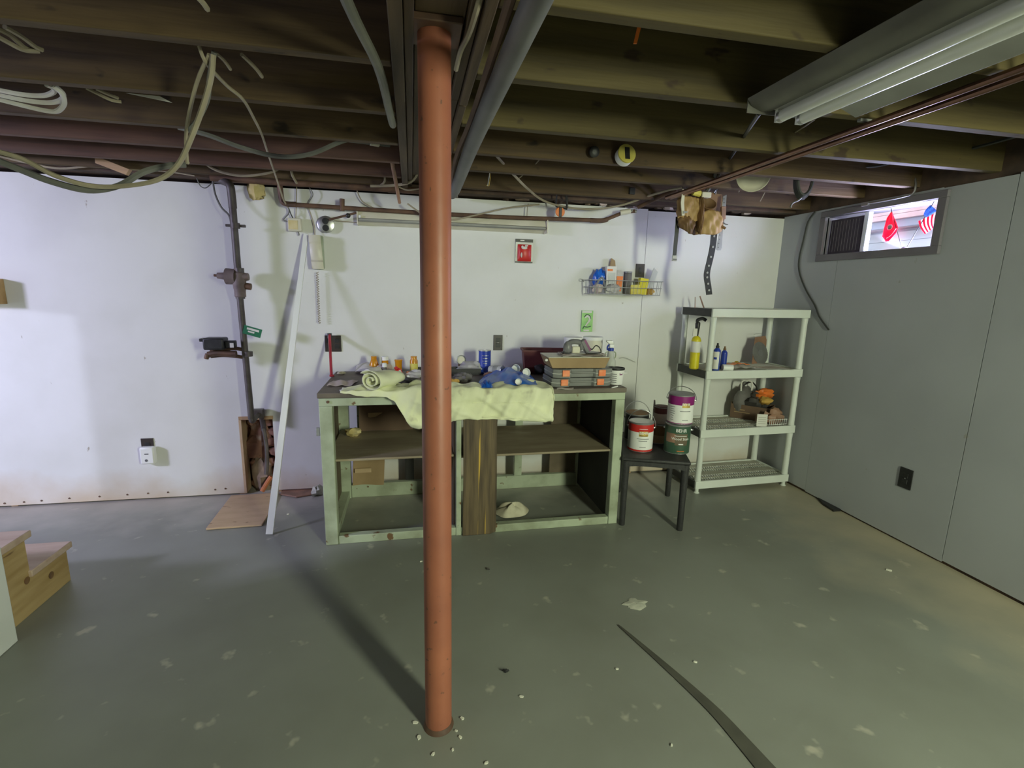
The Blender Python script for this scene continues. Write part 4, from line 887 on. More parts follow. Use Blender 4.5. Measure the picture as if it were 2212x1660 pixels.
# gas pipe with regulator
t = thing('gas_pipe', 'dark iron gas pipe with regulator and valve running down the left of the back wall', 'pipe', Yp(541, 905, 3.47))
gy = 3.47
M().tube(tubeY([(462, 386, gy+.06), (484, 392, gy+.03), (496, 400, gy), (500, 420, gy), (503, 450, gy)]), .0235, 12).build('elbow', 'iron_pipe', t)
M().cyl(Yp(502, 440, gy), Yp(514, 588, gy), .021, n=16).build('upper_pipe', 'iron_pipe', t); M().cyl(Yp(518, 640, gy), Yp(543, 905, gy), .020, n=16).build('lower_pipe', 'iron_pipe', t)
ctr = Yp(517, 602, gy)
M().lathe(Yp(518, 622, gy), [(.026, -.06), (.033, -.055), (.033, -.02), (.037, .0), (.040, .05), (.036, .09), (.026, .10), (.026, .12)], 20).build('regulator_body', 'regulator', t)
M().cyl(ctr+V((-.02, 0, .01)), ctr+V((-.075, 0, .012)), .048, .05, 24).build('diaphragm', 'regulator', t)
M().cyl(ctr+V((-.0751, 0, .012)), ctr+V((-.125, 0, .015)), .024, .018, 16).build('spring_housing', 'regulator', t); M().cyl(ctr+V((-.1252, 0, .015)), ctr+V((-.145, 0, .016)), .008, n=10).build('vent', 'rust_pipe', t)
M().cyl(ctr+V((.02, 0, .01)), ctr+V((.055, 0, .012)), .030, .022, 16).build('side_cap', 'regulator', t); M().cyl(ctr+V((.02, 0, -.045)), ctr+V((.065, 0, -.05)), .021, n=14).build('side_port', 'rust_pipe', t)
for px, py in ((508, 488), (519, 640), (517, 585), (536, 765)):
    p = Yp(px, py, gy); M().cyl(p-V((0, 0, .016)), p+V((0, 0, .016)), .028, n=12).build('coupling', 'iron_pipe', t)
p = Yp(508, 488, gy); M().bx(p.x-.055, p.y-.008, p.z-.008, p.x+.06, p.y+.008, p.z+.008).build('clamp', 'iron_pipe', t, bev=.003)
a = Yp(531, 765, gy)
for z in (.025, -.025): M().tube([a+V((0, 0, z)), a+V((-.06, -.01, z+.012)), a+V((-.13, -.02, z*.7+.012)), a+V((-.2, -.02, z*.7+.005))], .012, 8).build('branch_pipe', 'rust_pipe', t)
mb = Yp(476, 748, 3.43)
M().bx(mb.x-.085, mb.y-.05, mb.z-.02, mb.x+.035, mb.y+.05, mb.z+.055).build('valve_box', 'black_plastic', t, bev=.010); M().bx(mb.x+.0355, mb.y-.03, mb.z-.01, mb.x+.09, mb.y+.03, mb.z+.035).build('valve_cap', 'black_plastic', t, bev=.006)
M().bx(mb.x+.066, mb.y-.0315, mb.z-.006, mb.x+.088, mb.y-.0302, mb.z+.022).build('white_label', 'paper', t); M().bx(mb.x-.11, mb.y-.03, mb.z+.030, mb.x-.0855, mb.y+.03, mb.z+.05).build('valve_spout', 'black_plastic', t, bev=.004)
M().tube([mb+V((-.075, 0, -.055)), mb+V((-.02, 0, -.045)), mb+V((.05, 0, -.05)), mb+V((.09, 0, -.05))], .020, 10).build('valve_body', 'rust_pipe', t); M().cyl(mb+V((-.085, -.01, -.08)), mb+V((-.075, -.01, -.05)), .014, n=10).build('plug', 'rust_pipe', t)
M().tube(tubeY([(543, 903, gy), (545, 910, gy), (552, 902, gy+.03), (560, 896, gy+.08), (566, 905, gy+.14), (570, 930, gy+.17)]), .018, 10).build('lower_elbow', 'iron_pipe', t)
M().bx(*(Yp(549, 888, 3.55)+V((-.01, -.02, -.05))), *(Yp(568, 888, 3.55)+V((0, .03, .01)))).build('wall_flange', 'iron_pipe', t)
M().tube(tubeY([(569, 925, 3.62), (575, 960, 3.62), (577, 1000, 3.62), (575, 1025, 3.62)]), .014, 8).build('drop_pipe', 'iron_pipe', t)
tag(M().tube(tubeY([(586, 1030, 3.6), (576, 1045, 3.59), (566, 1062, 3.57)]), .016, 10).build('orange_hose', 'orange_dull'), 'short orange hose end at the bottom of the wall opening', 'hose')
o = Yp(528, 702, 3.44); ex = V((.93, 0, -.28)); ey = V((.28, 0, .93)); t = thing('green_tag', 'green and white printed card tag hanging on the gas pipe', 'tag', o)
def quad(m, o, ex, ey, x0, y0, x1, y1, nrm, th=.0015): m.prism([o+ex*x0+ey*y0, o+ex*x1+ey*y0, o+ex*x1+ey*y1, o+ex*x0+ey*y1], nrm*th); return m
NY = V((0, -1, 0))
quad(M(), o, ex, ey, 0, -.058, .112, .0, NY).build('card', 'green_tag', t)
for q in ((.02, -.024, .095, -.010), (.03, -.040, .07, -.030)): quad(M(), o+NY*.0017, ex, ey, *q, NY, .0005).build('print_line', 'paper', t)
cable('thin_cable', 'thin dark cable drooping onto the gas pipe clamp', [(460, 392, 3.5), (465, 420, 3.5), (478, 448, 3.49), (494, 465, 3.48), (499, 482, 3.46)], .006, 'cable_grey')
cable('thin_cable', 'short thin wire curling under the sill at the top left of the gas pipe', [(425, 385, 3.5), (433, 402, 3.5), (445, 406, 3.5), (458, 395, 3.5)], .003, 'cable_grey')
t = tag(M().blob(Yp(553, 412, 3.53), (.05, .04, .055), .35, 16, 51).build('foam_lump', 'foam'), 'yellow spray foam lump under the sill right of the gas pipe', 'foam')
# long iron pipe along the top of the wall
t = thing('iron_pipe', 'long dark brown iron pipe running along the top of the back wall', 'pipe', Yp(700, 402, 3.50))
M().cyl(Yp(455, 384, 3.50), Yp(925, 414, 3.50), .021, n=14).build('pipe', 'rust_pipe', t); M().cyl(Yp(838, 408, 3.5), Yp(855, 409, 3.5), .026, n=14).build('coupling', 'rust_pipe', t)
# copper water pipe
t = thing('copper_pipe', 'weathered copper water pipe with elbows running along the wall above the strip light', 'pipe', Yp(900, 460, 3.52))
M().tube(tubeY([(604, 398, 3.52), (606, 415, 3.52), (608, 430, 3.52), (612, 438, 3.52), (622, 441, 3.52), (640, 442, 3.52)]), .017, 10).build('elbow', 'rust_pipe', t)
M().tube(tubeY([(630, 442, 3.52), (910, 460, 3.52), (1100, 470, 3.52), (1285, 476, 3.52)]), .0145, 10, smooth=False).build('pipe', 'rust_pipe', t)
M().tube(tubeY([(1275, 476, 3.52), (1300, 477, 3.52), (1312, 474, 3.52)]), .017, 10).build('elbow', 'rust_pipe', t); M().tube(tubeY([(1308, 475, 3.52), (1345, 460, 3.50), (1372, 456, 3.46)]), .013, 10, smooth=False).build('pipe', 'rust_pipe', t)
M().cyl(Yp(1340, 460, 3.49), Yp(1362, 456, 3.47), .019, n=12).build('plastic_fitting', 'cream_plastic', t); M().cyl(Yp(1363, 456, 3.47), Yp(1375, 457, 3.46), .012, n=10).build('plug', 'steel_dull', t)
M().cyl(Yp(739, 430, 3.52), Yp(739, 456, 3.52), .016, n=12).build('tee', 'rust_pipe', t)
M().tube(tubeY([(1378, 448, 3.46), (1420, 428, 3.36), (1462, 410, 3.26)]), .014, 10, smooth=False).build('pipe', 'rust_pipe', t)
# junction box with wires
p = Yp(637, 486, 3.57); t = thing('junction_box', 'beige thermostat-like box hanging by wires on the back wall', 'box', p)
M().bx(p.x-.042, 3.555, p.z-.042, p.x+.042, 3.596, p.z+.042).build('cover', 'cream_plastic', t, bev=.006); M().bx(p.x-.036, 3.553, p.z-.03, p.x+.02, 3.5545, p.z+.026).build('face', 'foam', t)
M().tube(tubeY([(622, 445, 3.56), (624, 460, 3.56), (613, 474, 3.57), (618, 478, 3.57), (626, 480, 3.57)]), .004, 6).build('wire', 'cable_grey', t); M().tube(tubeY([(621, 443, 3.56), (628, 462, 3.56), (634, 474, 3.56)]), .004, 6).build('wire', 'cable_dark', t)
M().tube(tubeY([(641, 400, 3.57), (640, 440, 3.57), (639, 473, 3.57)]), .003, 6).build('wire', 'cable_cream', t); M().tube(tubeY([(643, 500, 3.57), (646, 506, 3.57), (645, 509, 3.57)]), .004, 6).build('wire', 'cable_grey', t)
# telephone
p = Yp(683, 545, 3.56); t = thing('wall_telephone', 'cream wall telephone handset with a coiled cord left of the strip light', 'telephone', p)
zt_, zb_ = Yp(683, 508, 3.55).z, Yp(683, 582, 3.55).z; x0, x1 = p.x-.040, p.x+.045
M().prism([(x0, 3.56, zt_-.01), (x0+.01, 3.56, zt_), (x1-.006, 3.56, zt_), (x1, 3.56, zt_-.01), (x1, 3.56, zb_+.01), (x1-.01, 3.56, zb_), (x0+.018, 3.56, zb_), (x0+.008, 3.56, zb_+.04)], (0, .038, 0)).build('cradle', 'bench_green', t, bev=.004)
M().sheet(lambda u, v: V((x0+.006+.068*v+(.012*u), 3.535-.018*math.sin(u*PI)-.010*math.sin(v*PI)+(0.012 if .2 < u < .8 else 0), zt_-.004+(zb_-zt_+.008)*u)), 16, 8, .016).build('handset', 'cream_plastic', t)
cp = []
for i in range(150):
    a = i*.9; q = Yp(685+5*(i/150), 588+112*(i/150), 3.565); cp.append(q+V((.007*math.cos(a), .007*math.sin(a), 0)))
M().tube(cp, .0024, 5, smooth=False).build('coil_cord', 'cable_cream', t)
M().tube(tubeY([(664, 444, 3.58), (672, 465, 3.58), (679, 490, 3.58), (680, 508, 3.57)]), .004, 6).build('line_wire', 'cable_cream', t)
# round steel outlet box and conduit to strip light
p = Yp(704, 485, 3.57); t = thing('round_outlet_box', 'round steel outlet cover with two black sockets beside the strip light', 'outlet', p); Q = V((0, -1, 0)).to_track_quat('Z', 'Y').to_matrix()
M().lathe(V((p.x, 3.596, p.z)), [(.05, 0), (.052, .012), (.055, .020), (.055, .026), (.050, .029), (.0001, .029)], 16, Q).build('cover', 'steel', t)
for dz in (.021, -.023): M().lathe(V((p.x-.002, 3.5665, p.z+dz)), [(.021, 0), (.020, .006), (.0001, .007)], 16, Q).build('socket', 'black_plastic', t)
M().cyl(Yp(711, 475, 3.55), Yp(770, 460, 3.55), .007, n=8).build('conduit', 'rust_pipe', t); M().blob(Yp(752, 466, 3.55), (.016, .016, .016), .05, 12, 1).build('conduit_knob', 'black_plastic', t)
M().cyl(Yp(722, 477, 3.58), Yp(772, 481, 3.58), .003, n=6).build('cord', 'cable_cream', t)
# strip light on the wall
a, b = Yp(772, 472, 3.55), Yp(1180, 490, 3.55); t = thing('wall_strip_light', 'old cream fluorescent strip light mounted along the top of the back wall', 'light', V(((a.x+b.x)/2, 3.57, a.z)))
x0, x1, zc = a.x, b.x, (a.z+b.z)/2-.002
M().prism([(x0, 3.598, zc+.045), (x0, 3.55, zc+.045), (x0, 3.535, zc+.012), (x0, 3.535, zc-.005), (x0, 3.598, zc-.04)], (x1-x0, 0, 0)).build('housing', 'cream_plastic', t, bev=.002)
M().prism([(x0+.01, 3.535, zc+.002), (x0+.01, 3.515, zc-.004), (x0+.01, 3.515, zc-.016), (x0+.01, 3.54, zc-.022)], (x1-x0-.02, 0, 0)).build('lower_channel', 'fixture_shade', t, bev=.002)
M().bx(x0-.002, 3.53, zc-.042, x0+.004, 3.599, zc+.047).build('end_plate', 'cream_plastic', t); M().bx(x1-.004, 3.51, zc-.042, x1+.002, 3.599, zc+.047).build('end_plate', 'cream_plastic', t)
M().bx(x0+.01, 3.52, zc+.0, x0+.024, 3.534, zc+.016).build('tube_holder', 'white_plastic', t)
# outlets and plates
def plate(label, cx, cz, w, h, mt='brown_plate', kind='duplex', wall='back'):
    if wall == 'back': fx = lambda u, d, v: V((cx+u, YB-d, cz+v))
    else: fx = lambda u, d, v: V((XR-d, cx-u, cz+v))
    def bxx(m, u0, v0, u1, v1, d0, d1):
        A, B = fx(u0, d1, v0), fx(u1, d0, v1); return m.bx(min(A.x, B.x), min(A.y, B.y), min(A.z, B.z), max(A.x, B.x), max(A.y, B.y), max(A.z, B.z))
    t = thing('wall_outlet', label, 'outlet', fx(0, 0, 0)); bxx(M(), -w/2, -h/2, w/2, h/2, .0004, .006).build('plate', mt, t, bev=.002)
    if kind == 'duplex':
        for dv in (.02, -.02): bxx(M(), -.016, dv-.014, .016, dv+.014, .0065, .009).build('socket', 'black_plastic', t, bev=.003)
        bxx(M(), -.003, -.003, .003, .003, .0065, .0085).build('screw', 'steel_dull', t)
    elif kind == 'double':
        for du in (-w/4, w/4):
            for dv in (.02, -.02): bxx(M(), du-.016, dv-.014, du+.016, dv+.014, .0065, .009).build('socket', 'black_plastic', t, bev=.003)
    else: bxx(M(), -.012, -.022, .012, .022, .0065, .010).build('rocker', 'black_plastic', t, bev=.003)
    return t
def pl(a, b, y=3.597): A, B = Yp(a[0], a[1], y), Yp(b[0], b[1], y); return (A.x+B.x)/2, (A.z+B.z)/2, abs(B.x-A.x), abs(A.z-B.z)
plate('dark double outlet plate behind the thin red bar', *pl((701, 725), (738, 760)), kind='double')
plate('dark brown outlet plate on the wall behind the blue tin', *pl((1066, 724), (1085, 757)))
plate('small dark switch plate above the wire basket', *pl((1374, 570), (1391, 600)), kind='switch')
cx, cz, w, h = pl((305, 943), (334, 990)); plate('dark outlet on the left of the back wall with a white device plugged in', cx, cz, .075, .125, kind='duplex')
q = Yp(321, 983, 3.57); t = thing('plug_in_detector', 'white plug-in detector with rounded corners on the left wall outlet', 'detector', V((q.x, 3.58, q.z)))
M().bx(q.x-.043, 3.545, q.z-.06, q.x+.043, 3.590, q.z+.058).build('body', 'white_plastic', t, bev=.010); M().bx(q.x-.012, 3.5435, q.z+.01, q.x+.012, 3.5447, q.z+.016).build('slot', 'tool_grey', t); M().cyl((q.x-.005, 3.5435, q.z-.032), (q.x-.005, 3.5447, q.z-.032), .009, n=14).build('button', 'tool_grey', t)
q = Xp(1956, 1034, XR-.003); plate('black outlet plate low on the right wall', q.y, q.z, .082, .125, 'black_plastic', wall='right')
# blister pack and green card on the wall
x, z, w, h = pl((1114, 516), (1150, 569), 3.59); t = thing('blister_pack', 'red item in a black-topped clear blister pack hung on the back wall', 'blister pack', V((x, 3.59, z)))
M().bx(x-w/2, 3.590, z-h/2, x+w/2, 3.592, z+h/2).build('backing', 'steel_dull', t); M().bx(x-w/2, 3.5875, z+h/2-.022, x+w/2, 3.5897, z+h/2).build('header', 'black_plastic', t); M().bx(x-w/2, 3.5875, z-h/2, x+w/2, 3.5897, z-h/2+.010).build('footer', 'black_plastic', t)
M().bx(x-.03, 3.5865, z+h/2-.013, x+.0, 3.5873, z+h/2-.007).build('print_line', 'paper', t)
M().sheet(lambda u, v: V((x-w/2+.016+(w-.028)*u, 3.588-.026*math.sin(u*PI)**.5*math.sin(v*PI)**.4, z-h/2+.012+(h-.05)*v)), 14, 14, .002).build('red_insert', 'red', t)
for a in ((-.015, .02, .022, .010), (.0, .035, .012, .006), (-.035, -.03, .006, .018), (-.03, .028, .008, .008)): M().blob((x+a[0]+.01, 3.559, z+a[1]), (a[2], .004, a[3]), .25, 12, 3).build('white_print', 'paper', t)
x, z, w, h = pl((1257, 671), (1279, 717), 3.59); t = thing('green_card_pack', 'small bright green card pack with a white curved shape hung on the back wall', 'card', V((x, 3.59, z)))
M().bx(x-w/2, 3.586, z-h/2, x+w/2, 3.592, z+h/2).build('card', 'green_card', t, bev=.002); M().bx(x-w/2+.002, 3.5848, z+h/2-.018, x+w/2-.012, 3.5858, z+h/2-.003).build('header', 'paper', t)
M().tube([V((x+a*w, 3.584, z+b*h)) for a, b in ((-.22, .16), (.0, .24), (.2, .16), (.18, .03), (.0, -.12), (-.18, -.26))], lambda u: .004+.006*math.sin(u*PI), 8, flat=.35).build('white_shape', 'paper', t)
M().tube([V((x+a*w, 3.5845, z+b*h)) for a, b in ((-.28, .2), (-.05, .32), (.22, .24), (.3, .1))], .003, 6).build('dark_arc', 'green_can', t)
M().tube([V((x+a*w, 3.5845, z+b*h)) for a, b in ((-.36, -.36), (-.25, -.25), (.0, -.28), (.33, -.24))], .0032, 6).build('dark_script', 'green_can', t); M().bx(x-w*.3, 3.5848, z-h*.47, x+w*.2, 3.5858, z-h*.40).build('footer', 'paper', t)
# wire basket with its contents
a, b = Yp(1270, 603, 3.50), Yp(1427, 612, 3.50); bz0 = Yp(1350, 637, 3.48).z; bz1 = Yp(1350, 607, 3.48).z; x0, x1 = a.x, b.x; y0, y1 = 3.462, 3.592
t = thing('wire_basket', 'small wire basket full of odds and ends mounted on the back wall', 'basket', V(((x0+x1)/2, y1, bz0)))
for z, ins in ((bz1, 0), ((bz0+bz1)/2, .006), (bz0, .012)): M().tube([V((x0+ins, y1, z)), V((x0+ins, y0+ins, z)), V((x1-ins, y0+ins, z)), V((x1-ins, y1, z))], .0028, 6, closed=True, smooth=False).build('rim_wire', 'steel_dull', t)
n_ = 18
for k in range(n_+1):
    x = x0+.012+(x1-x0-.024)*k/n_; M().tube([V((x, y0, bz1)), V((x, y0+.012, bz0)), V((x, y1-.002, bz0))], .0014, 5, smooth=False).build('wire', 'steel_dull', t)
for y in (.03, .06, .09):
    for xx in (x0, x1): M().cyl((xx+(.006 if xx == x0 else -.006), y0+y, bz0), (xx, y0+y, bz1), .0014, n=5).build('wire', 'steel_dull', t)
M().tube([V((x0, y1-.01, bz1)), V((x0-.03, y1-.005, bz1+.008)), V((x0-.03, y1-.005, bz1-.008)), V((x0, y1-.01, bz1-.01))], .002, 5).build('hook_loop', 'steel_dull', t)
bw = x1-x0; zz = bz0+.004
def inb(f, y, z=0): return V((x0+bw*f, y, zz+z))
def bbox(name, label, cat, f0, f1, ya, yb, h, mt, rot=0., z=0, bev=.002):
    m = M(); T = Matrix.Translation(inb((f0+f1)/2, (ya+yb)/2, z)) @ Matrix.Rotation(rot, 4, 'Y'); w = bw*(f1-f0)/2
    return tag(m.bx(-w, -(yb-ya)/2, 0, w, (yb-ya)/2, h, T).build(name, mt, bev=bev), label, cat)
tt = thing('white_box', 'white card box with grey panel standing in the wire basket', 'box', inb(.33, 3.52))
M().bx(inb(.25, 0).x, 3.505, zz+.004, inb(.385, 0).x, 3.54, zz+.20).build('carton', 'paper', tt, bev=.002); M().bx(inb(.275, 0).x, 3.5035, zz+.045, inb(.37, 0).x, 3.5047, zz+.155).build('print_panel', 'steel_dull', tt); M().bx(inb(.26, 0).x, 3.5035, zz+.165, inb(.33, 0).x, 3.5047, zz+.18).build('print_line', 'orange', tt)
tt = thing('orange_blister', 'orange tool in clear packaging standing in the wire basket', 'package', inb(.44, 3.53)); M().bx(inb(.395, 0).x, 3.52, zz+.004, inb(.49, 0).x, 3.528, zz+.175).build('card', 'clear_bag', tt); M().prism([(inb(.40, 0).x, 3.515, zz+.02), (inb(.465, 0).x, 3.515, zz+.02), (inb(.485, 0).x, 3.515, zz+.13), (inb(.40, 0).x, 3.515, zz+.13)], (0, .004, 0)).build('orange_insert', 'orange', tt)
tag(M().blob(inb(.175, 3.54, .105), (.048, .035, .065), .3, 16, 61).build('blue_bundle', 'blue_bag'), 'blue plastic bundle at the left of the wire basket', 'bundle')
tag(M().prism([inb(.33, 3.565, .19), inb(.42, 3.565, .17), inb(.40, 3.565, .245), inb(.35, 3.565, .262)], (0, .02, 0)).build('wood_scrap', 'cardboard', bev=.002), 'brown wood scrap sticking up behind the white box in the basket', 'scrap')
tt = thing('grey_canister', 'grey cylindrical canister standing in the middle of the wire basket', 'canister', inb(.56, 3.53)); M().lathe(inb(.56, 3.53), [(.028, .004), (.030, .01), (.030, .15), (.026, .155), (.0001, .156)], 20).build('body', 'grey_dark', tt); M().lathe(inb(.56, 3.53), [(.0305, .155), (.0305, .166), (.0001, .168)], 20).build('lid', 'tool_grey', tt)
bbox('yellow_pad', 'yellow sponge pad at the right of the wire basket', 'sponge', .685, .80, 3.49, 3.53, .12, 'yellow', .12)
bbox('yellow_packet', 'pale yellow packet low in the wire basket', 'packet', .58, .70, 3.48, 3.50, .07, 'yellow_sponge', -.05)
tt = thing('white_sheet', 'folded translucent white sheet leaning out of the right end of the basket', 'sheet', inb(.88, 3.53)); M().sheet(lambda u, v: inb(.80+.13*u+.09*v*(1-.3*u), 3.50+.05*u, .03+.06*(1-u)*v+.11*v+.03*u), 8, 8, .003).build('sheet', 'pale_plastic', tt)
tag(M().tube([inb(.10, 3.50, .0), inb(.12, 3.50, .07), inb(.20, 3.51, .115), inb(.24, 3.50, .04)], .008, 7).build('bent_tube', 'smoke_plastic'), 'bent clear tube at the left end of the wire basket', 'tube')
tag(M().blob(inb(.14, 3.51, .035), (.035, .03, .034), .4, 14, 65).build('pink_scrap', 'paper_pink'), 'pinkish crumpled packet at the left bottom of the basket', 'packet')
tag(M().blob(inb(.34, 3.49, .04), (.055, .022, .03), .4, 14, 66).build('clear_packet', 'clear_bag'), 'clear packet of hardware at the bottom of the basket', 'packet')
tag(M().blob(inb(.86, 3.51, .025), (.035, .03, .024), .3, 14, 67).build('ochre_coil', 'ochre'), 'tan coil at the right bottom of the basket', 'coil')

# ================================================================== FLOOR AND LEFT SIDE THINGS
a, b = Zp(582, 1156, 0), Yp(661, 506, 3.575); t = thing('white_trim_strip', 'long narrow white plastic trim strip leaning against the back wall', 'trim', a)
d = (b-a); sx = d.cross(V((0, 1, 0))).normalized(); ny = sx.cross(d).normalized()
sgn = 1 if ny.y < 0 else -1
a = a+V((0, 0, .004))
M().prism([a-sx*.020, a+sx*.020, b+sx*.015, b-sx*.015], ny*sgn*.006).build('face', 'white_plastic', t, bev=.001); M().prism([a-sx*.020, a-sx*.017, b-sx*.012, b-sx*.015], ny*sgn*-.012).build('flange', 'white_plastic', t)
c4 = [Zp(*q, .002) for q in ((445, 1146), (566, 1137), (574, 1125), (602, 1068), (500, 1074))]
tag(M().prism(c4, (0, 0, .012)).build('plywood_panel', 'plywood', bev=.002), 'tan plywood board lying on the floor below the wall opening', 'board')
c4 = [Zp(*q, .003) for q in ((606, 1070), (640, 1076), (690, 1068), (692, 1048), (655, 1056), (610, 1060))]
tag(M().prism(c4, (0, 0, .010)).build('broken_board', 'pink_brown', bev=.002), 'broken brownish board scrap on the floor left of the workbench', 'board')
tag(M().blob(Zp(686, 1060, .03), (.04, .05, .034), .4, 12, 70).build('concrete_lump', 'plaster'), 'pale lump of rubble on the floor at the bench corner', 'rubble')
# wooden steps at the far left
t = thing('wooden_steps', 'bottom two steps of a pale wooden staircase at the left edge', 'stairs', (-2.0, 2.4, 0))
X1 = -1.69
st_poly = [(X1, 2.62, 0), (X1, 2.62, .165), (X1, 2.385, .165), (X1, 2.385, .345), (X1, 2.172, .345), (X1, 2.172, 0)]
M().prism(st_poly, (-.038, 0, 0)).build('stringer', 'stair_wood', t, bev=.002)
M().prism([(x-1.0, y, z) for x, y, z in st_poly], (-.038, 0, 0)).build('stringer', 'stair_wood', t)
for y0, y1, z in ((2.375, 2.645, .165), (2.172, 2.41, .345)):
    M().bx(X1-1.05, y0, z+.0005, X1+.014, y1, z+.032).build('tread', 'tread_wood', t, bev=.004)
for y, z0, z1 in ((2.602, .001, .164), (2.368, .198, .344)): M().bx(X1-1.0, y, z0, X1-.0385, y+.017, z1).build('riser', 'stair_wood', t)
for y, z in ((2.50, .10), (2.36, .16)):
    M().lathe(V((X1+.0006, y, z)), [(.012, 0), (.017, .0004), (.017, .0008), (.012, .001), (.011, .0006)], 18, V((1, 0, 0)).to_track_quat('Z', 'Y').to_matrix()).build('knot', 'leather_dark', t)
q = Yp(2, 625, 3.5); tag(M().bx(q.x-.2, 3.50, q.z-.09, q.x-.045, 3.598, q.z+.06).build('wood_block', 'leather'), 'wooden block end on the back wall at the left frame edge', 'block')
CHL = ['pale paint chip on the floor left of the post near the bench', 'pale paint chip on the left side of the post foot', 'smallest pale chip right of the post foot', 'elongated pale chip just right of the post foot',
       'pale chip on the floor in front of the post to its right', 'pale chip on the floor in front of the post to its left', 'pale paint chip at the bottom edge right of the post', 'white chip alone on the open floor below the plaster splat',
       'thin white chip on the floor right of the dark shadow strip', 'pale chip touching the right side of the post base', 'larger pale chip in front of the post on its left', 'pale chip at the bottom edge beside the dark shadow strip',
       'pale chip lying by the plywood board', 'white chip on the floor left of the workbench leg', 'small white chip on the floor beyond the black crumb', 'flat white chip on the floor near the right wall']
for i, (px, py, r) in enumerate(((910, 1214, .010), (897, 1563, .013), (985, 1581, .007), (994, 1595, .010), (978, 1622, .008), (936, 1631, .010), (1051, 1650, .010), (1333, 1447, .009), (1502, 1432, .010), (998, 1554, .011), (905, 1595, .014), (1451, 1612, .008), (560, 1120, .012), (622, 1112, .010), (1126, 1507, .011), (1920, 1233, .02))):
    p = Zp(px, py, 0); r *= .62; tag(M().prism([p+V((r*(1+.35*math.sin(k*2.1+i))*math.cos(k*PI/3.5), r*.8*(1+.35*math.cos(k*1.7+i))*math.sin(k*PI/3.5), .0006)) for k in range(7)], (0, 0, .004)).build('paint_chip', 'chip'),
        CHL[i], 'paint chip', 'paint chips on the floor')
p = Zp(1373, 1306, 0); tag(M().sheet(lambda u, v: p+V((.055*v*math.cos(u*2*PI)*(1+.2*math.sin(5*u*2*PI)+.1*math.sin(11*u*2*PI)), .040*v*math.sin(u*2*PI)*(1+.2*math.cos(4*u*2*PI)), .004*(1-v*v)+.0015)), 40, 6, .002).build('plaster_splat', 'plaster'), 'dried whitish plaster splat on the open floor', 'plaster')
p = Zp(1093, 1453, 0); tag(M().blob(p+V((0, 0, .006)), (.013, .007, .0058), .5, 10, 81).build('black_crumb', 'black_plastic'), 'small black crumb on the floor right of the post', 'debris')
p = Zp(1054, 1231, 0); tag(M().blob(p+V((0, 0, .005)), (.008, .008, .005), .4, 10, 82).build('black_crumb', 'dark_stuff'), 'tiny dark crumb on the floor below the bench plank', 'debris')
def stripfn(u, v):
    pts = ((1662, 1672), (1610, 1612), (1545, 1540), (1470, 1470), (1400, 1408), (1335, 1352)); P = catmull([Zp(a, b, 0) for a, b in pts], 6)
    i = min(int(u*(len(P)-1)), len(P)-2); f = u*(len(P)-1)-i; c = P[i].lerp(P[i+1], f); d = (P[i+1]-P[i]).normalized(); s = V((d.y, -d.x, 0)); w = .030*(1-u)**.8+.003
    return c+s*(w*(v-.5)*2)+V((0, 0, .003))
mat('shadow_strip_dark', (.07, .068, .055), (.09, .088, .07), 9, rough=.7)
tag(M().sheet(stripfn, 40, 2, .003).build('floor_shadow_strip', 'shadow_strip_dark'), 'dark curved strip standing in for a shadow on the floor at the bottom edge right of the post', 'strap')  # long floor shadow imitated by a thin dark tapering sheet
c4 = [Xp(px, py, XR-.01) for px, py in ((1765, 1076), (1800, 1090), (1818, 1104), (1790, 1100))]
tag(M().prism([Zp(*q, .002) for q in ((1766, 1078), (1795, 1086), (1816, 1105), (1800, 1106), (1778, 1092))], (0, 0, .014)).build('rubber_strip', 'black_plastic'), 'short black rubber strip on the floor at the foot of the right wall', 'strip')

# ================================================================== CEILING THINGS
# shop light
t = thing('shop_light', 'long dusty two-tube fluorescent shop light hanging unlit under the right joists', 'light', (1.27, .95, 2.08))
LY0, LY1 = .28, 1.60
M().prism([(1.105, LY0, 2.118), (1.125, LY0, 2.095), (1.165, LY0, 2.082), (1.20, LY0, 2.086), (1.20, LY0, 2.118)], (0, LY1-LY0, 0)).build('housing', 'fixture_dark', t, bev=.002)
M().prism([(1.20, LY0, 2.118), (1.20, LY0, 2.088), (1.37, LY0, 2.088), (1.37, LY0, 2.118)], (0, LY1-LY0-.01, 0)).build('reflector', 'fixture_white', t)
M().prism([(1.365, LY0, 2.105), (1.372, LY0, 2.088), (1.45, LY0, 2.060), (1.452, LY0, 2.066), (1.376, LY0, 2.110)], (0, LY1-LY0-.09, 0)).build('side_shade', 'fixture_shade', t, bev=.002)
for x in (1.222, 1.302):
    M().cyl((x, LY0+.02, 2.066), (x, LY1-.035, 2.066), .019, n=18).build('tube', 'tube_glass', t); M().cyl((x, LY1-.0345, 2.066), (x, LY1-.022, 2.066), .0195, n=18).build('tube_end', 'steel', t)
    M().bx(x-.012, LY1-.021, 2.05, x+.012, LY1-.008, 2.0875).build('tube_holder', 'white_plastic', t)
M().bx(1.11, LY1+.0005, 2.075, 1.37, LY1+.004, 2.118).build('end_plate', 'fixture_dark', t)
# copper pair
for k, (dx, lab) in enumerate(((0, 'left one of two parallel copper pipes under the right joists'), (.06, 'right one of two parallel copper pipes under the right joists'))):
    t = thing('copper_pipe', lab, 'pipe', (1.66+dx, 1.5, 2.095)); M().tube([V((1.60+dx, .2, 2.098)), V((1.64+dx, 1.3, 2.098)), V((1.655+dx*.9, 2.55, 2.094)), V((1.63+dx*.5, 3.1, 2.085))], .011, 10).build('pipe', 'copper', t)
    M().bx(1.618+dx, 1.66, 2.110, 1.668+dx, 1.675, 2.1195).build('strap', 'steel_dull', t)
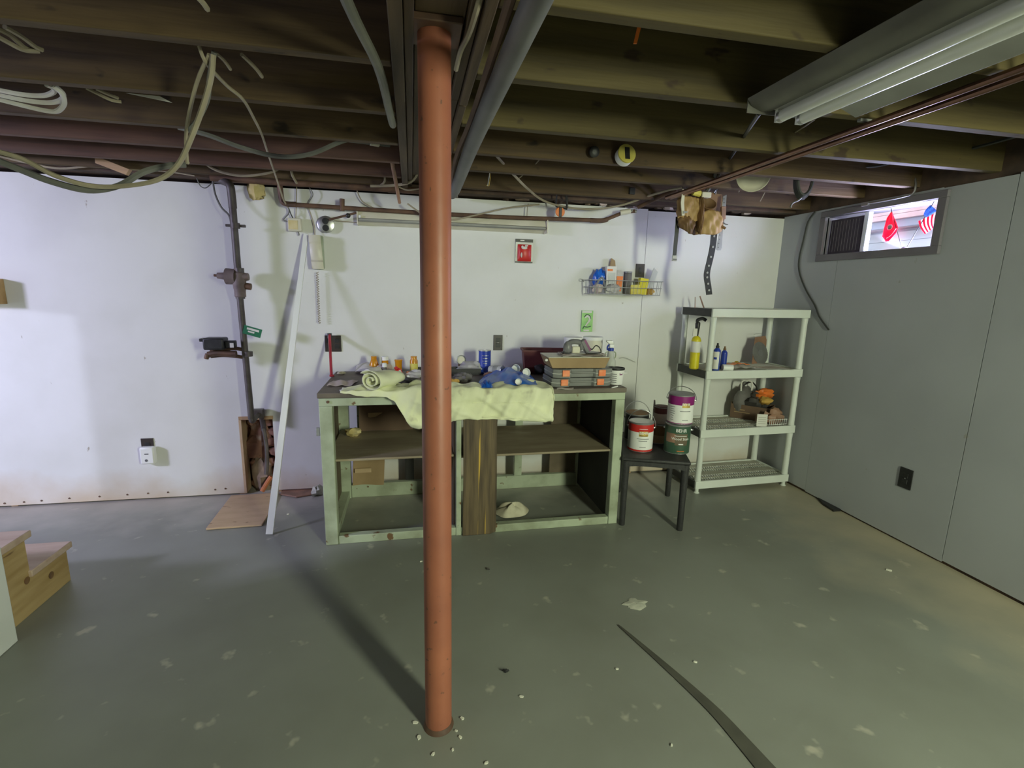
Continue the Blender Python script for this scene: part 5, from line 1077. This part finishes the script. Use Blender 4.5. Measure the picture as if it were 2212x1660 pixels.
# conduits by the beam
tag(M().tube([V((.262, .25, 2.045)), V((.255, 1.1, 2.045)), V((.25, 2.1, 2.045)), V((.268, 3.15, 2.055)), V((.27, 3.52, 2.10))], .030, 14).build('waste_pipe', 'grey_conduit'), 'thick grey pipe slung under the joists right of the red post', 'pipe')
tag(M().tube([V((.20, .4, 2.07)), V((.225, 1.8, 2.08)), V((.218, 2.4, 2.08)), V((.235, 2.9, 2.075)), V((.262, 3.4, 2.06))], .012, 8).build('thin_conduit', 'cardboard_dark'), 'thin brownish conduit running beside the thick grey pipe', 'conduit')
tag(M().tube([V((-.15, .6, 2.09)), V((-.135, 1.2, 2.09)), V((-.082, 1.58, 2.085)), V((-.066, 1.9, 2.08)), V((-.060, 2.10, 2.09)), V((-.060, 2.2, 2.13))], .0135, 10).build('grey_conduit', 'grey_pipe'), 'grey conduit running along the left side of the beam', 'conduit')
cable('cream_cable', 'thick cream cable crossing beside the top of the red post', [(1042, -25, 1.25), (1027, 30, 1.3), (1012, 75, 1.42), (995, 110, 1.52), (985, 150, 1.62)], .0075, 'cable_cream')
t = thing('hanging_stick', 'thin wooden stick hanging from a crosspiece left of the beam', 'stick', Yp(850, 380, 3.1))
M().cyl(Yp(838, 300, 2.85), Yp(863, 438, 3.28), .013, .010, 10).build('stick', 'pink_brown', t); M().cyl(Yp(738, 300, 2.75), Yp(842, 313, 2.83), .012, n=10).build('crosspiece', 'cable_grey', t); M().cyl(Yp(800, 308, 2.79), Yp(818, 311, 2.81), .015, n=10).build('fitting', 'cream_plastic', t)
# cables
W = 'loops of white cable at the left'
cable('white_cable', 'uppermost white cable loop hanging below the left joists', [(-40, 186, 2.22), (40, 203, 2.22), (90, 207, 2.22), (114, 200, 2.2), (116, 190, 2.17), (100, 183, 2.14)], .0085, 'cable_white')
cable('white_cable', 'middle white cable loop hanging below the left joists', [(-40, 196, 2.24), (50, 216, 2.24), (105, 222, 2.24), (132, 216, 2.22), (136, 203, 2.18), (116, 184, 2.14)], .0085, 'cable_white')
cable('white_cable', 'lowest white cable loop hanging below the left joists', [(-40, 205, 2.26), (50, 228, 2.26), (98, 239, 2.26), (124, 240, 2.25), (139, 222, 2.21), (132, 200, 2.17), (112, 184, 2.14)], .0085, 'cable_white')
cable('grey_cable', 'thick grey cable sagging in a long loop at the top left', [(-60, 325, 2.0), (40, 365, 2.0), (110, 392, 2.0), (190, 411, 2.0), (255, 402, 2.0), (310, 372, 2.02), (365, 358, 2.05), (400, 356, 2.08)], .011, 'cable_grey')
cable('cream_cable', 'cream cable sagging beside the grey loop and rising to the joist', [(-60, 315, 1.98), (40, 340, 1.98), (120, 380, 1.98), (200, 402, 1.98), (280, 401, 1.96), (345, 387, 1.92), (385, 355, 1.88), (412, 300, 1.82), (440, 225, 1.76), (456, 165, 1.73), (460, 118, 1.715)], .008, 'cable_cream')
cable('grey_cable', 'grey cable dropping from the joist to meet the sagging loop', [(463, 112, 1.72), (452, 170, 1.76), (448, 215, 1.8), (425, 262, 1.86), (405, 282, 1.9)], .008, 'cable_grey')
cable('cream_cable', 'thin tan cable bowed out left of the dropping cables', [(452, 118, 1.72), (428, 170, 1.78), (412, 230, 1.84), (402, 290, 1.9), (404, 345, 1.95), (406, 352, 1.96)], .006, 'cable_cream')
cable('cream_cable', 'thin yellowish cable running diagonally from the joist to the copper elbow', [(430, 100, 1.72), (447, 138, 1.74), (490, 185, 1.9), (525, 215, 2.0), (548, 255, 2.2), (565, 290, 2.45), (580, 335, 2.8), (597, 385, 3.25), (612, 430, 3.45), (622, 448, 3.55)], .0055, 'cable_cream')
cable('cream_cable', 'cream cable swagged under the joists left of the copper elbow', [(430, 342, 3.3), (465, 367, 3.33), (520, 380, 3.35), (580, 374, 3.36), (622, 358, 3.36), (632, 380, 3.4), (641, 396, 3.45)], .0075, 'cable_cream')
cable('dark_cable', 'dark cable swagged across the left joists to the beam', [(385, 275, 2.52), (450, 292, 2.52), (520, 318, 2.54), (600, 338, 2.56), (670, 333, 2.56), (740, 305, 2.54), (800, 294, 2.53), (850, 272, 2.5)], .011, 'cable_grey')
cable('cream_cable', 'cream cable curving from the wall top up past the red post', [(800, 402, 3.4), (845, 401, 3.38), (885, 394, 3.33), (903, 372, 3.25), (910, 345, 3.15), (925, 330, 3.1)], .009, 'cable_cream')
cable('cream_cable', 'short bent cream cable end above the iron pipe', [(824, 368, 3.40), (831, 382, 3.40), (830, 394, 3.40), (820, 402, 3.41)], .007, 'cable_cream')
cable('cream_cable', 'thin cream cable lying along the wall top behind the post', [(862, 404, 3.42), (880, 411, 3.42), (900, 409, 3.42), (930, 405, 3.42)], .005, 'cable_cream')
cable('yellow_wire', 'thin yellow wire loop with a white clip left of the post', [(912, 320, 3.0), (898, 325, 3.0), (899, 340, 3.0), (908, 358, 3.0), (914, 366, 3.0)], .0035, 'yellow_sponge')
cable('cream_cable', 'cream cable dropping diagonally right of the post and swagging along the wall', [(1046, 305, 2.72), (1075, 340, 2.85), (1110, 378, 3.0), (1140, 408, 3.15), (1175, 434, 3.35), (1225, 448, 3.48), (1280, 452, 3.5), (1340, 444, 3.48), (1400, 424, 3.36), (1440, 412, 3.25), (1475, 405, 3.1)], .0075, 'cable_cream')
cable('cream_cable', 'thin cream cable sagging below the strip of wall right of the post', [(880, 440, 3.45), (912, 462, 3.45), (945, 474, 3.46), (985, 474, 3.47), (1040, 462, 3.48), (1100, 449, 3.49), (1165, 442, 3.49)], .0055, 'cable_cream')
cable('thin_cable', 'thin tan wire branching up to the joist right of the post', [(1118, 388, 3.05), (1145, 365, 2.95), (1165, 345, 2.85), (1175, 318, 2.7)], .003, 'cable_cream')
cable('thin_cable', 'short tan wire between the post and the grey pipe', [(975, 312, 2.9), (990, 303, 2.85), (1012, 293, 2.8)], .005, 'cable_cream')
cable('thin_cable', 'thin wire hanging in a shallow curve under the right joists', [(1262, 352, 3.0), (1310, 375, 3.05), (1380, 392, 3.05), (1450, 392, 3.05), (1520, 382, 3.0), (1590, 355, 2.9)], .0035, 'cable_cream')
cable('thin_cable', 'tan wire crossing beside the copper pipes to the white pan', [(1555, 372, 2.9), (1600, 350, 2.8), (1660, 320, 2.5), (1720, 285, 2.1), (1760, 258, 1.8)], .003, 'cable_cream')
cable('power_cable', 'black power cord from the shop light down to the yellow plug adapter', [(1640, 245, 1.62), (1622, 272, 1.9), (1598, 310, 2.25), (1572, 350, 2.6), (1552, 380, 2.85), (1540, 402, 2.95)], .008, 'cable_dark')
cable('power_cable', 'second dark cord doubled beside the plug adapter', [(1552, 366, 2.8), (1545, 380, 2.9), (1535, 400, 2.97), (1528, 412, 3.0)], .014, 'cable_grey')
for i, (lab, pts, r) in enumerate((('short pale cable behind the second left joist', [(522, 118, 1.80), (540, 135, 1.85), (556, 152, 1.9), (566, 166, 1.95)], .006), ('short tan cable behind the left joist near the diagonal cable', [(470, 118, 1.80), (485, 132, 1.85), (498, 150, 1.9)], .005),
    ('pair-end of yellow cable behind the third left joist', [(186, 190, 2.2), (210, 202, 2.22), (240, 216, 2.25), (262, 220, 2.26)], .006), ('short cable tail beside the yellow pair-end', [(208, 192, 2.2), (230, 202, 2.22), (255, 212, 2.25)], .006),
    ('upper yellow cable bunch strand at the far left', [(-20, 55, 1.8), (20, 75, 1.85), (52, 102, 1.9), (70, 108, 1.92)], .007), ('lower yellow cable bunch strand at the far left', [(-20, 70, 1.8), (15, 90, 1.85), (50, 107, 1.9), (85, 110, 1.92)], .007), ('outer yellow cable strand at the far left', [(10, 58, 1.8), (45, 78, 1.85), (75, 100, 1.9), (92, 108, 1.92)], .007),
    ('short tan cable tail behind the fourth left joist', [(608, 238, 2.6), (622, 252, 2.65), (638, 266, 2.7)], .005), ('tan cable tail left of the one at the fourth left joist', [(556, 228, 2.6), (572, 246, 2.65), (590, 266, 2.7)], .004),
    ('pale cable tail under the top joist left of centre', [(428, -5, 1.3), (440, 8, 1.33), (448, 20, 1.36)], .006), ('small cable tail over the iron pipe', [(615, 305, 3.1), (622, 315, 3.1), (628, 326, 3.1)], .005), ('second small cable tail over the iron pipe', [(655, 308, 3.1), (662, 318, 3.1), (668, 328, 3.1)], .006),
    ('thin grey wire fork hanging by the wood shim', [(295, 282, 3.15), (280, 305, 3.2), (262, 325, 3.25), (240, 342, 3.3), (230, 335, 3.3), (227, 312, 3.28)], .006), ('cream cable along the sill at the far left', [(-30, 330, 3.4), (60, 352, 3.45), (130, 364, 3.47), (200, 358, 3.47)], .006),
    ('thin wire along the sill right of the shim', [(280, 367, 3.45), (330, 368, 3.45), (370, 372, 3.45), (420, 380, 3.45)], .004), ('thin wire beneath the iron pipe by the beam', [(771, 412, 3.55), (780, 432, 3.56), (792, 442, 3.56), (812, 452, 3.56)], .004),
    ('grey thread crossing below the iron pipe', [(668, 405, 3.57), (676, 420, 3.57), (668, 436, 3.57), (664, 444, 3.58)], .003), ('black cable along the joist toward the right wall corner', [(2230, 285, 1.9), (2110, 318, 2.1), (2030, 335, 2.25), (1950, 346, 2.4), (1900, 358, 2.5), (1855, 362, 2.55)], .008),
    ('thin wire tail under the white pan', [(1664, 372, 3.0), (1660, 400, 3.0), (1650, 420, 3.0), (1642, 435, 3.0)], .0035), ('curled wire tail left of the white pan', [(1560, 388, 3.0), (1590, 386, 3.0), (1605, 395, 3.0), (1595, 415, 3.0)], .005), ('thin dark wire from the sill beside the hanging loop', [(1141, 440, 3.55), (1139, 455, 3.55), (1138, 474, 3.55)], .003))):
    cable('short_cable', lab, pts, r, 'cable_dark' if 'black' in lab else 'cable_grey' if 'grey' in lab else 'cable_cream')
cable('wall_cable', 'dark cable hanging down the right wall beside the shelf unit', [(0, 0, 1)]*3, .001, 'cable_dark') if False else None
tag(M().tube([Xp(a, b, XR-.008) for a, b in ((1760, 458), (1745, 480), (1735, 520), (1726, 560), (1727, 590), (1740, 625), (1760, 660), (1770, 685), (1790, 713))], .0055, 7).build('wall_cable', 'cable_dark'), 'dark cable hanging down the right wall beside the shelf unit', 'cable')
# white tag, wood shim, spool, knob, latch, strap hook
tag(M().prism([Yp(*q, 2.2) for q in ((272, 201), (345, 208), (372, 222))], (0, .002, .0)).build('paper_tag', 'paper'), 'white triangular paper scrap poking below the third left joist', 'paper')
tag(M().prism([Yp(*q, 3.36) for q in ((204, 336), (280, 366), (272, 378), (205, 352))], (0, .03, 0)).build('wood_shim', 'new_wood', bev=.002), 'pinkish new wood shim wedged above the left wall', 'shim')
c = Yp(1354, 332, 2.47); ax = V((-.12, -.80, .10))-V((0, 0, .0)); ax = V((.05, -.9, .22)).normalized(); Q = ax.to_track_quat('Z', 'Y').to_matrix()
t = thing('tape_spool', 'round spool with a yellow and black face hung on the joist', 'spool', c)
M().lathe(c, [(.010, -.045), (.044, -.045), (.046, -.040), (.046, .0), (.044, .004), (.0001, .004)], 28, Q).build('spool', 'white_plastic', t); M().lathe(c, [(.0462, -.006), (.048, 0), (.047, .004), (.040, .0055), (.0001, .0055)], 28, Q).build('face', 'yellow_sponge', t)
u_, v_ = Q @ V((1, 0, 0)), Q @ V((0, 1, 0))
M().prism([c+ax*.006+u_*a+v_*b for a, b in ((-.013, -.030), (.013, -.030), (.013, .030), (-.013, .030))], ax*.001).build('face_stripe', 'black_plastic', t); M().cyl(c-ax*.045, c-ax*.062, .006, n=8).build('nail', 'steel_dull', t)
c = Yp(1285, 328, 2.49); t = thing('black_knob', 'small round black knob on the joist left of the spool', 'round knob', c); M().lathe(c, [(.020, -.03), (.026, -.02), (.026, -.004), (.020, 0), (.008, .002), (.0001, .001)], 20, V((0, -1, -.2)).to_track_quat('Z', 'Y').to_matrix()).build('knob', 'black_plastic', t); M().cyl(c+V((0, .028, 0)), c+V((0, .041, .003)), .008, n=8).build('screw', 'steel_dull', t)  # round black knob screwed to the joist
t = thing('hook_latch', 'small steel hook latch dangling from the joist right of the grey pipe', 'hook', Yp(1055, 345, 2.98))
M().bx(*(Yp(1048, 348, 2.98)+V((0, 0, 0))), *(Yp(1060, 340, 2.98)+V((0, .02, 0)))).build('plate', 'steel', t); M().tube(tubeY([(1058, 348, 2.97), (1070, 357, 2.97), (1072, 364, 2.97), (1058, 371, 2.97), (1057, 380, 2.97), (1053, 402, 2.97)]), .003, 6, smooth=False).build('hook', 'steel', t); M().tube(tubeY([(1058, 372, 2.97), (1059, 385, 2.97), (1056, 402, 2.97), (1051, 401, 2.97)]), .002, 6, smooth=False).build('wire', 'gold', t)
t = thing('rubber_strap', 'black rubber tie-down strap with an orange hook hanging in front of the copper pipe', 'strap', Yp(1212, 362, 3.4))
M().tube(tubeY([(1213, 362, 3.33), (1207, 395, 3.38), (1202, 430, 3.43), (1201, 446, 3.45)]), .006, 6).build('strap', 'black_plastic', t); M().tube(tubeY([(1214, 362, 3.33), (1219, 400, 3.38), (1224, 430, 3.43), (1225, 450, 3.45)]), .008, 6).build('strap', 'black_plastic', t)
M().bx(*(Yp(1208, 385, 3.35)+V((0, 0, 0))), *(Yp(1216, 360, 3.35)+V((0, .02, 0)))).build('clasp', 'black_plastic', t); M().tube(tubeY([(1201, 446, 3.45), (1212, 449, 3.45), (1225, 452, 3.45)]), .006, 6).build('strap', 'black_plastic', t)
c = Yp(1210, 458, 3.45); M().lathe(c, [(.0001, -.006), (.030, -.006), (.034, 0), (.030, .006), (.0001, .006)], 20, V((0, -1, 0)).to_track_quat('Z', 'Y').to_matrix()).build('hook_body', 'orange', t); M().bx(c.x-.010, c.y-.012, c.z-.035, c.x+.010, c.y-.0065, c.z+.03).build('hook_tongue', 'black_plastic', t, bev=.003)
# yellow plug adapter, white pan, black cable coil, conduit clip
t = thing('plug_adapter', 'pale yellow plug adapter on the cord above the tool belt', 'plug', Yp(1512, 418, 3.0))
A = Yp(1497, 415, 3.0); B = Yp(1530, 424, 3.0); d = (B-A).normalized(); M().cyl(A, A.lerp(B, .45), .020, n=10).build('body', 'yellow_sponge', t); M().bx(*(A.lerp(B, .5)+V((0, -.02, -.022))), *(B+V((.01, .02, .022)))).build('socket', 'cream_plastic', t, bev=.005); M().tube([A+V((-.005, 0, 0)), A+V((-.05, 0, .01)), A+V((-.09, .02, .0))], .006, 6).build('cord', 'cable_cream', t)
c = Yp(1628, 378, 2.78); Q = V((-.55, -.80, -.22)).to_track_quat('Z', 'Y').to_matrix(); t = thing('white_pan', 'shallow off-white round pan fixed under the joist by the copper pipes', 'pan', c)
M().lathe(c, [(.0001, -.012), (.070, -.012), (.088, .0), (.095, .012), (.092, .013), (.084, .004), (.067, -.006), (.0001, -.006)], 32, Q).build('pan', 'cream_plastic', t); M().lathe(c+(Q @ V((.045, .04, -.004))), [(.0001, .0), (.016, .0), (.016, .005), (.0001, .005)], 14, Q).build('hole', 'cardboard_dark', t)
c = Yp(1735, 385, 2.62); t = thing('cable_coil', 'black cable coil hanging from the right joists', 'cable', c); 
for k in range(4): M().tube([c+V((.050*math.cos(a)*(1+.06*k)+.006*k, .012*k-.02, .095*math.sin(a)*(1+.05*k))) for a in [i*2*PI/10 for i in range(10)]], .009, 6, 4, closed=True).build('loop', 'cable_dark', t)
M().tube([c+V((.03, 0, -.08)), c+V((-.01, 0, -.12)), c+V((-.05, 0, -.14)), c+V((-.06, 0, -.165))], .005, 6).build('tail', 'cable_grey', t)
t = thing('conduit_clip', 'bright bent steel conduit and clip above the window', 'conduit', Xp(1960, 400, XR-.03))
M().tube([Xp(a, b, XR-.03) for a, b in ((1972, 372), (1978, 396), (1972, 418), (1945, 427), (1900, 436), (1868, 441))], .006, 7).build('conduit', 'steel', t); M().prism([Xp(a, b, XR-.05) for a, b in ((1940, 376), (1955, 368), (1956, 378), (1968, 402), (1962, 404))], (-.004, 0, 0)).build('clip', 'steel', t); M().bx(*(Xp(1871, 443, XR-.03)+V((-.01, -.02, -.006))), *(Xp(1866, 440, XR-.03)+V((.01, .01, .006)))).build('clamp', 'steel', t)

# ================================================================== TOOL BELT
ty = 3.02
def P(px, py, dy=0.): return Yp(px, py, ty+dy)
t = thing('tool_belt', 'tan leather tool pouch belt hanging from the ceiling in front of the wall', 'tool belt', P(1513, 420))
M().prism([P(1465, 420, .03), P(1490, 408, .03), P(1560, 420, .03), P(1566, 470, .03), P(1560, 500, .03), P(1500, 508, .03), P(1466, 490, .03)], (0, .012, 0)).build('backing', 'leather_dark', t, bev=.002)
def pouch(a, b, c, d, bulge, nm, mt):
    A, B, Cc, D = [P(*q) for q in (a, b, c, d)]
    def fn(u, v):
        p = A.lerp(B, u).lerp(D.lerp(Cc, u), v); return p+V((.006*math.sin(v*5)*(u-.5), -bulge*math.sin(u*PI)**.55*(.35+.75*math.sin((.12+.88*v)*PI*.86)**.8)-.007*math.sin(u*13+v*7)*math.sin(v*PI)-.004*math.sin(u*29-v*11), .006*math.sin(u*6)-.022*math.sin(u*PI)*v*v+.010*math.sin(u*PI)*(1-v)**2))
    M().sheet(fn, 22, 16, .005).build(nm, mt, t, ang=180)
pouch((1463, 432), (1510, 428), (1508, 474), (1462, 472), .035, 'large_pocket', 'leather')
pouch((1464, 472), (1500, 474), (1496, 502), (1466, 492), .045, 'small_pocket', 'leather_dark')
pouch((1510, 462), (1557, 458), (1560, 496), (1500, 507), .055, 'front_pocket', 'leather'); pouch((1508, 430), (1515, 430), (1510, 500), (1502, 500), .05, 'strap', 'leather_dark')
c = P(1531, 440, -.012); Q = V((-.15, -.75, .62)).to_track_quat('Z', 'Y').to_matrix()
M().lathe(c, [(.040, -.06), (.048, -.005), (.050, 0), (.046, .001), (.042, -.006), (.0001, -.03)], 22, Q).build('round_holder', 'leather_dark', t)
M().prism([P(1551, 462, -.02), P(1564, 488, -.02), P(1562, 496, -.02), P(1545, 500, -.02)], (0, .02, 0)).build('side_flap', 'leather', t, bev=.003); M().cyl(P(1558, 488, -.02), P(1567, 494, -.03), .008, n=10).build('rivet', 'leather_dark', t)
t = thing('folding_knife', 'white-handled folding tool clipped to the left of the tool belt', 'tool', P(1474, 450, -.06)); M().prism([P(1475, 408, -.055), P(1480, 410, -.055), P(1478, 438, -.055), P(1479, 466, -.055), P(1473, 466, -.055), P(1471, 438, -.055)], (0, .006, 0)).build('handle', 'cream_plastic', t, bev=.001); M().prism([P(1476, 456, -.06), P(1487, 457, -.06), P(1484, 460, -.06), P(1476, 462, -.06)], (0, .004, 0)).build('latch', 'steel', t)
t = thing('drywall_knife', 'wood-handled tool with a steel bolster at the right of the tool belt', 'tool', P(1563, 450, -.03)); M().prism([P(1562, 424, -.03), P(1570, 421, -.03), P(1568, 446, -.03), P(1560, 446, -.03)], (0, .008, 0)).build('bolster', 'steel', t, bev=.001); M().prism([P(1559, 446, -.034), P(1569, 446, -.034), P(1568, 474, -.034), P(1559, 475, -.034)], (0, .016, 0)).build('handle', 'pink_brown', t, bev=.003)
M().tube([P(1560, 478, -.03), P(1566, 484, -.03), P(1572, 485, -.03)], .004, 6).build('hook', 'steel', t)
for k in range(2): M().cyl(P(1564, 430+8*k, -.032), P(1564, 430+8*k, -.034), .003, n=8).build('hole', 'black_plastic', t)
def strapf(pts, w, nm, mt, t, th=.004):
    Pp = catmull([P(*q) for q in pts], 6); n = len(Pp)-1
    def fn(u, v): i = min(int(u*n), n-1); return Pp[i].lerp(Pp[i+1], u*n-i)+V((w*(v-.5), 0, .004*(v-.5)))
    return M().sheet(fn, n*2, 2, th).build(nm, mt, t)
t = thing('black_strap', 'narrow black webbing strap with a steel buckle end left of the tool belt', 'strap', P(1460, 500, .03)); strapf([(1464, 468, .02), (1462, 500, .025), (1459, 530, .03), (1457, 552, .03)], .026, 'webbing', 'cable_dark', t)
a = P(1457, 556, .03); M().bx(a.x-.016, a.y-.006, a.z-.024, a.x+.016, a.y+.006, a.z+.012).build('buckle', 'steel', t, bev=.002); M().bx(a.x-.014, a.y-.0075, a.z-.018, a.x+.014, a.y-.0062, a.z-.010).build('buckle_bar', 'tool_grey', t)
t = thing('grommet_belt', 'wide black belt strap with a row of steel grommets hanging below the tool belt', 'belt', P(1532, 560))
bp_ = [(1543, 500, .01), (1540, 530, .01), (1534, 560, .01), (1528, 585, .01), (1527, 600, .01), (1530, 620, .01), (1532, 637, .01)]; strapf(bp_, .043, 'strap', 'black_plastic', t, .005)
BPp = catmull([P(*q) for q in bp_], 6)
for k in range(8):
    f = (.07+k*.118)*(len(BPp)-1); i = min(int(f), len(BPp)-2); c = BPp[i].lerp(BPp[i+1], f-i)+V((0, -.0028, 0)); M().lathe(c, [(.0001, .002), (.0065, .002), (.008, .0006), (.008, 0)], 14, V((0, -1, 0)).to_track_quat('Z', 'Y').to_matrix()).build('grommet', 'steel', t)
t = thing('steel_ruler', 'bright perforated steel ruler blade hanging beside the grommet belt', 'ruler', P(1553, 520, .03)); M().prism([P(1556, 492, .025), P(1562, 492, .025), P(1559, 536, .025), P(1557, 541, .025), P(1549, 541, .025), P(1547, 538, .025)], (0, .002, 0)).build('blade', 'steel', t)
for k in range(4): c = P(1555-1.2*k, 508+9*k, .0245); M().cyl(c, c+V((0, -.0008, 0)), .0035, n=8).build('hole', 'tool_grey', t)
for px in (1480, 1545): tag(M().tube([P(px, 420, .025), P(px+4, 405, .03), V((P(px, 400, .03).x, ty+.04, JB-.001))], .004, 6).build('hanging_wire', 'steel_dull'), 'wire holding the %s side of the tool belt to the joist' % ('left' if px < 1500 else 'right'), 'wire')

# ================================================================== FLAGS IN THE WINDOW
fx = XR+.035
def Fp(px, py, dx=0.): return Xp(px, py, fx+dx)
t = thing('red_flag', 'small red desk flag with a round white emblem on the window sill', 'flag', Fp(1949, 531))
M().cyl(V((Fp(1949, 531).x, Fp(1949, 531).y, WZ0+.004)), Fp(1925, 452), .0022, n=8).build('pole', 'black_plastic', t); M().cyl(Fp(1925, 452), Fp(1923.5, 447), .003, .0005, 8).build('spear_tip', 'steel_dull', t)
RL = [(1925, 458), (1916, 471), (1910, 493), (1906, 511), (1914, 523)]; RR = [(1927, 459), (1934, 476), (1940, 491), (1936, 503), (1920, 521)]
def flagfn(u, v):
    f = u*(len(RL)-1); i = min(int(f), len(RL)-2); g = f-i; l = [RL[i][k]*(1-g)+RL[i+1][k]*g for k in (0, 1)]; r = [RR[i][k]*(1-g)+RR[i+1][k]*g for k in (0, 1)]
    return Fp(l[0]*(1-v)+r[0]*v, l[1]*(1-v)+r[1]*v, .006*math.sin(v*7+u*4)-.004)
M().sheet(flagfn, 16, 8, .0012).build('cloth', 'flag_red', t)
ec = Fp(1922, 491, -.016); Q = V((-1, 0, 0)).to_track_quat('Z', 'Y').to_matrix()
M().lathe(ec, [(.014, 0), (.018, .0), (.018, .001), (.014, .001), (.014, 0)], 24, Q).build('emblem_ring', 'flag_white', t); M().lathe(ec, [(.0001, .0), (.009, .0), (.008, .0012), (.0001, .0015)], 18, Q).build('emblem_globe', 'flag_white', t)
M().tube([ec+V((-.002, -.012, .006)), ec+V((-.002, -.003, .011)), ec+V((-.002, .008, .006))], .002, 6).build('emblem_arc', 'flag_white', t); M().tube([Fp(1915, 515, -.012), Fp(1925, 508, -.014), Fp(1936, 494, -.012)], .0018, 6).build('scroll', 'flag_white', t)
t = thing('american_flag', 'small stars and stripes desk flag on the window sill', 'flag', Fp(1959, 530))
M().cyl(V((Fp(1959, 530).x, Fp(1959, 530).y, WZ0+.004)), Fp(2017, 437), .0022, n=8).build('pole', 'black_plastic', t); M().cyl(Fp(2017, 437), Fp(2018.5, 433), .003, .0005, 8).build('spear_tip', 'steel_dull', t)
def q4(A, B, Cc, D, u0, u1, v0=0, v1=1, dx=0.):
    def L2(p, q, k): return (p[0]*(1-k)+q[0]*k, p[1]*(1-k)+q[1]*k)
    def fn(u, v):
        uu = u0+(u1-u0)*u; vv = v0+(v1-v0)*v; a = L2(L2(A, B, uu), L2(D, Cc, uu), vv); return Fp(a[0]-3*math.sin(vv*PI), a[1], dx-.003+.005*math.sin(uu*9))
    return fn
for k in range(9): M().sheet(q4((1984, 478), (2027, 458), (2022, 489), (1998, 506), k/9, (k+1)/9), 2, 8, .0012).build('stripe', 'flag_red' if k % 2 == 0 else 'flag_white', t)
M().sheet(q4((2010, 443), (2025, 456), (2003, 471), (1995, 465), 0, 1, dx=-.001), 6, 4, .0012).build('canton', 'flag_blue', t)
for r in range(3):
    for c_ in range(5):
        p = q4((2010, 443), (2025, 456), (2003, 471), (1995, 465), 0, 1, dx=-.0025)(.2+.3*r, .12+.19*c_); M().cyl(p, p+V((-.0006, 0, 0)), .0013, n=5).build('star', 'flag_white', t)
p = Fp(1954, 531); tag(M().lathe(V((p.x, p.y, WZ0+.0005)), [(.022, 0), (.022, .003), (.014, .008), (.010, .012), (.0001, .012)], 20).build('flag_base', 'frame_grey'), 'small round stand holding the two flags on the window sill', 'stand')

tag(M().prism([Yp(*q, 1.45) for q in ((1380, 46), (1388, 46), (1376, 94), (1369, 94))], (0, .004, 0)).build('orange_strip', 'orange'), 'thin orange plastic strip hanging from a joist near the top of the picture', 'strip')
q = Yp(1365, 413, 3.352); tag(M().bx(q.x-.02, 3.34, q.z-.022, q.x+.02, 3.359, q.z+.022).build('black_block', 'black_plastic', bev=.003), 'small black square block on the last joist left of the tool belt', 'block')
for k, (px, py) in enumerate(((10, 1092), (52, 1089), (90, 1086), (150, 1081), (215, 1077), (275, 1073), (320, 1070), (363, 1068), (465, 1062), (487, 1060))):
    q = Yp(px, py-4, YB); M().cyl((q.x, YB-.003, max(q.z, .03)), (q.x, YB+.001, max(q.z, .03)), .006, n=8).build('nail_head', 'rust_pipe', wb)
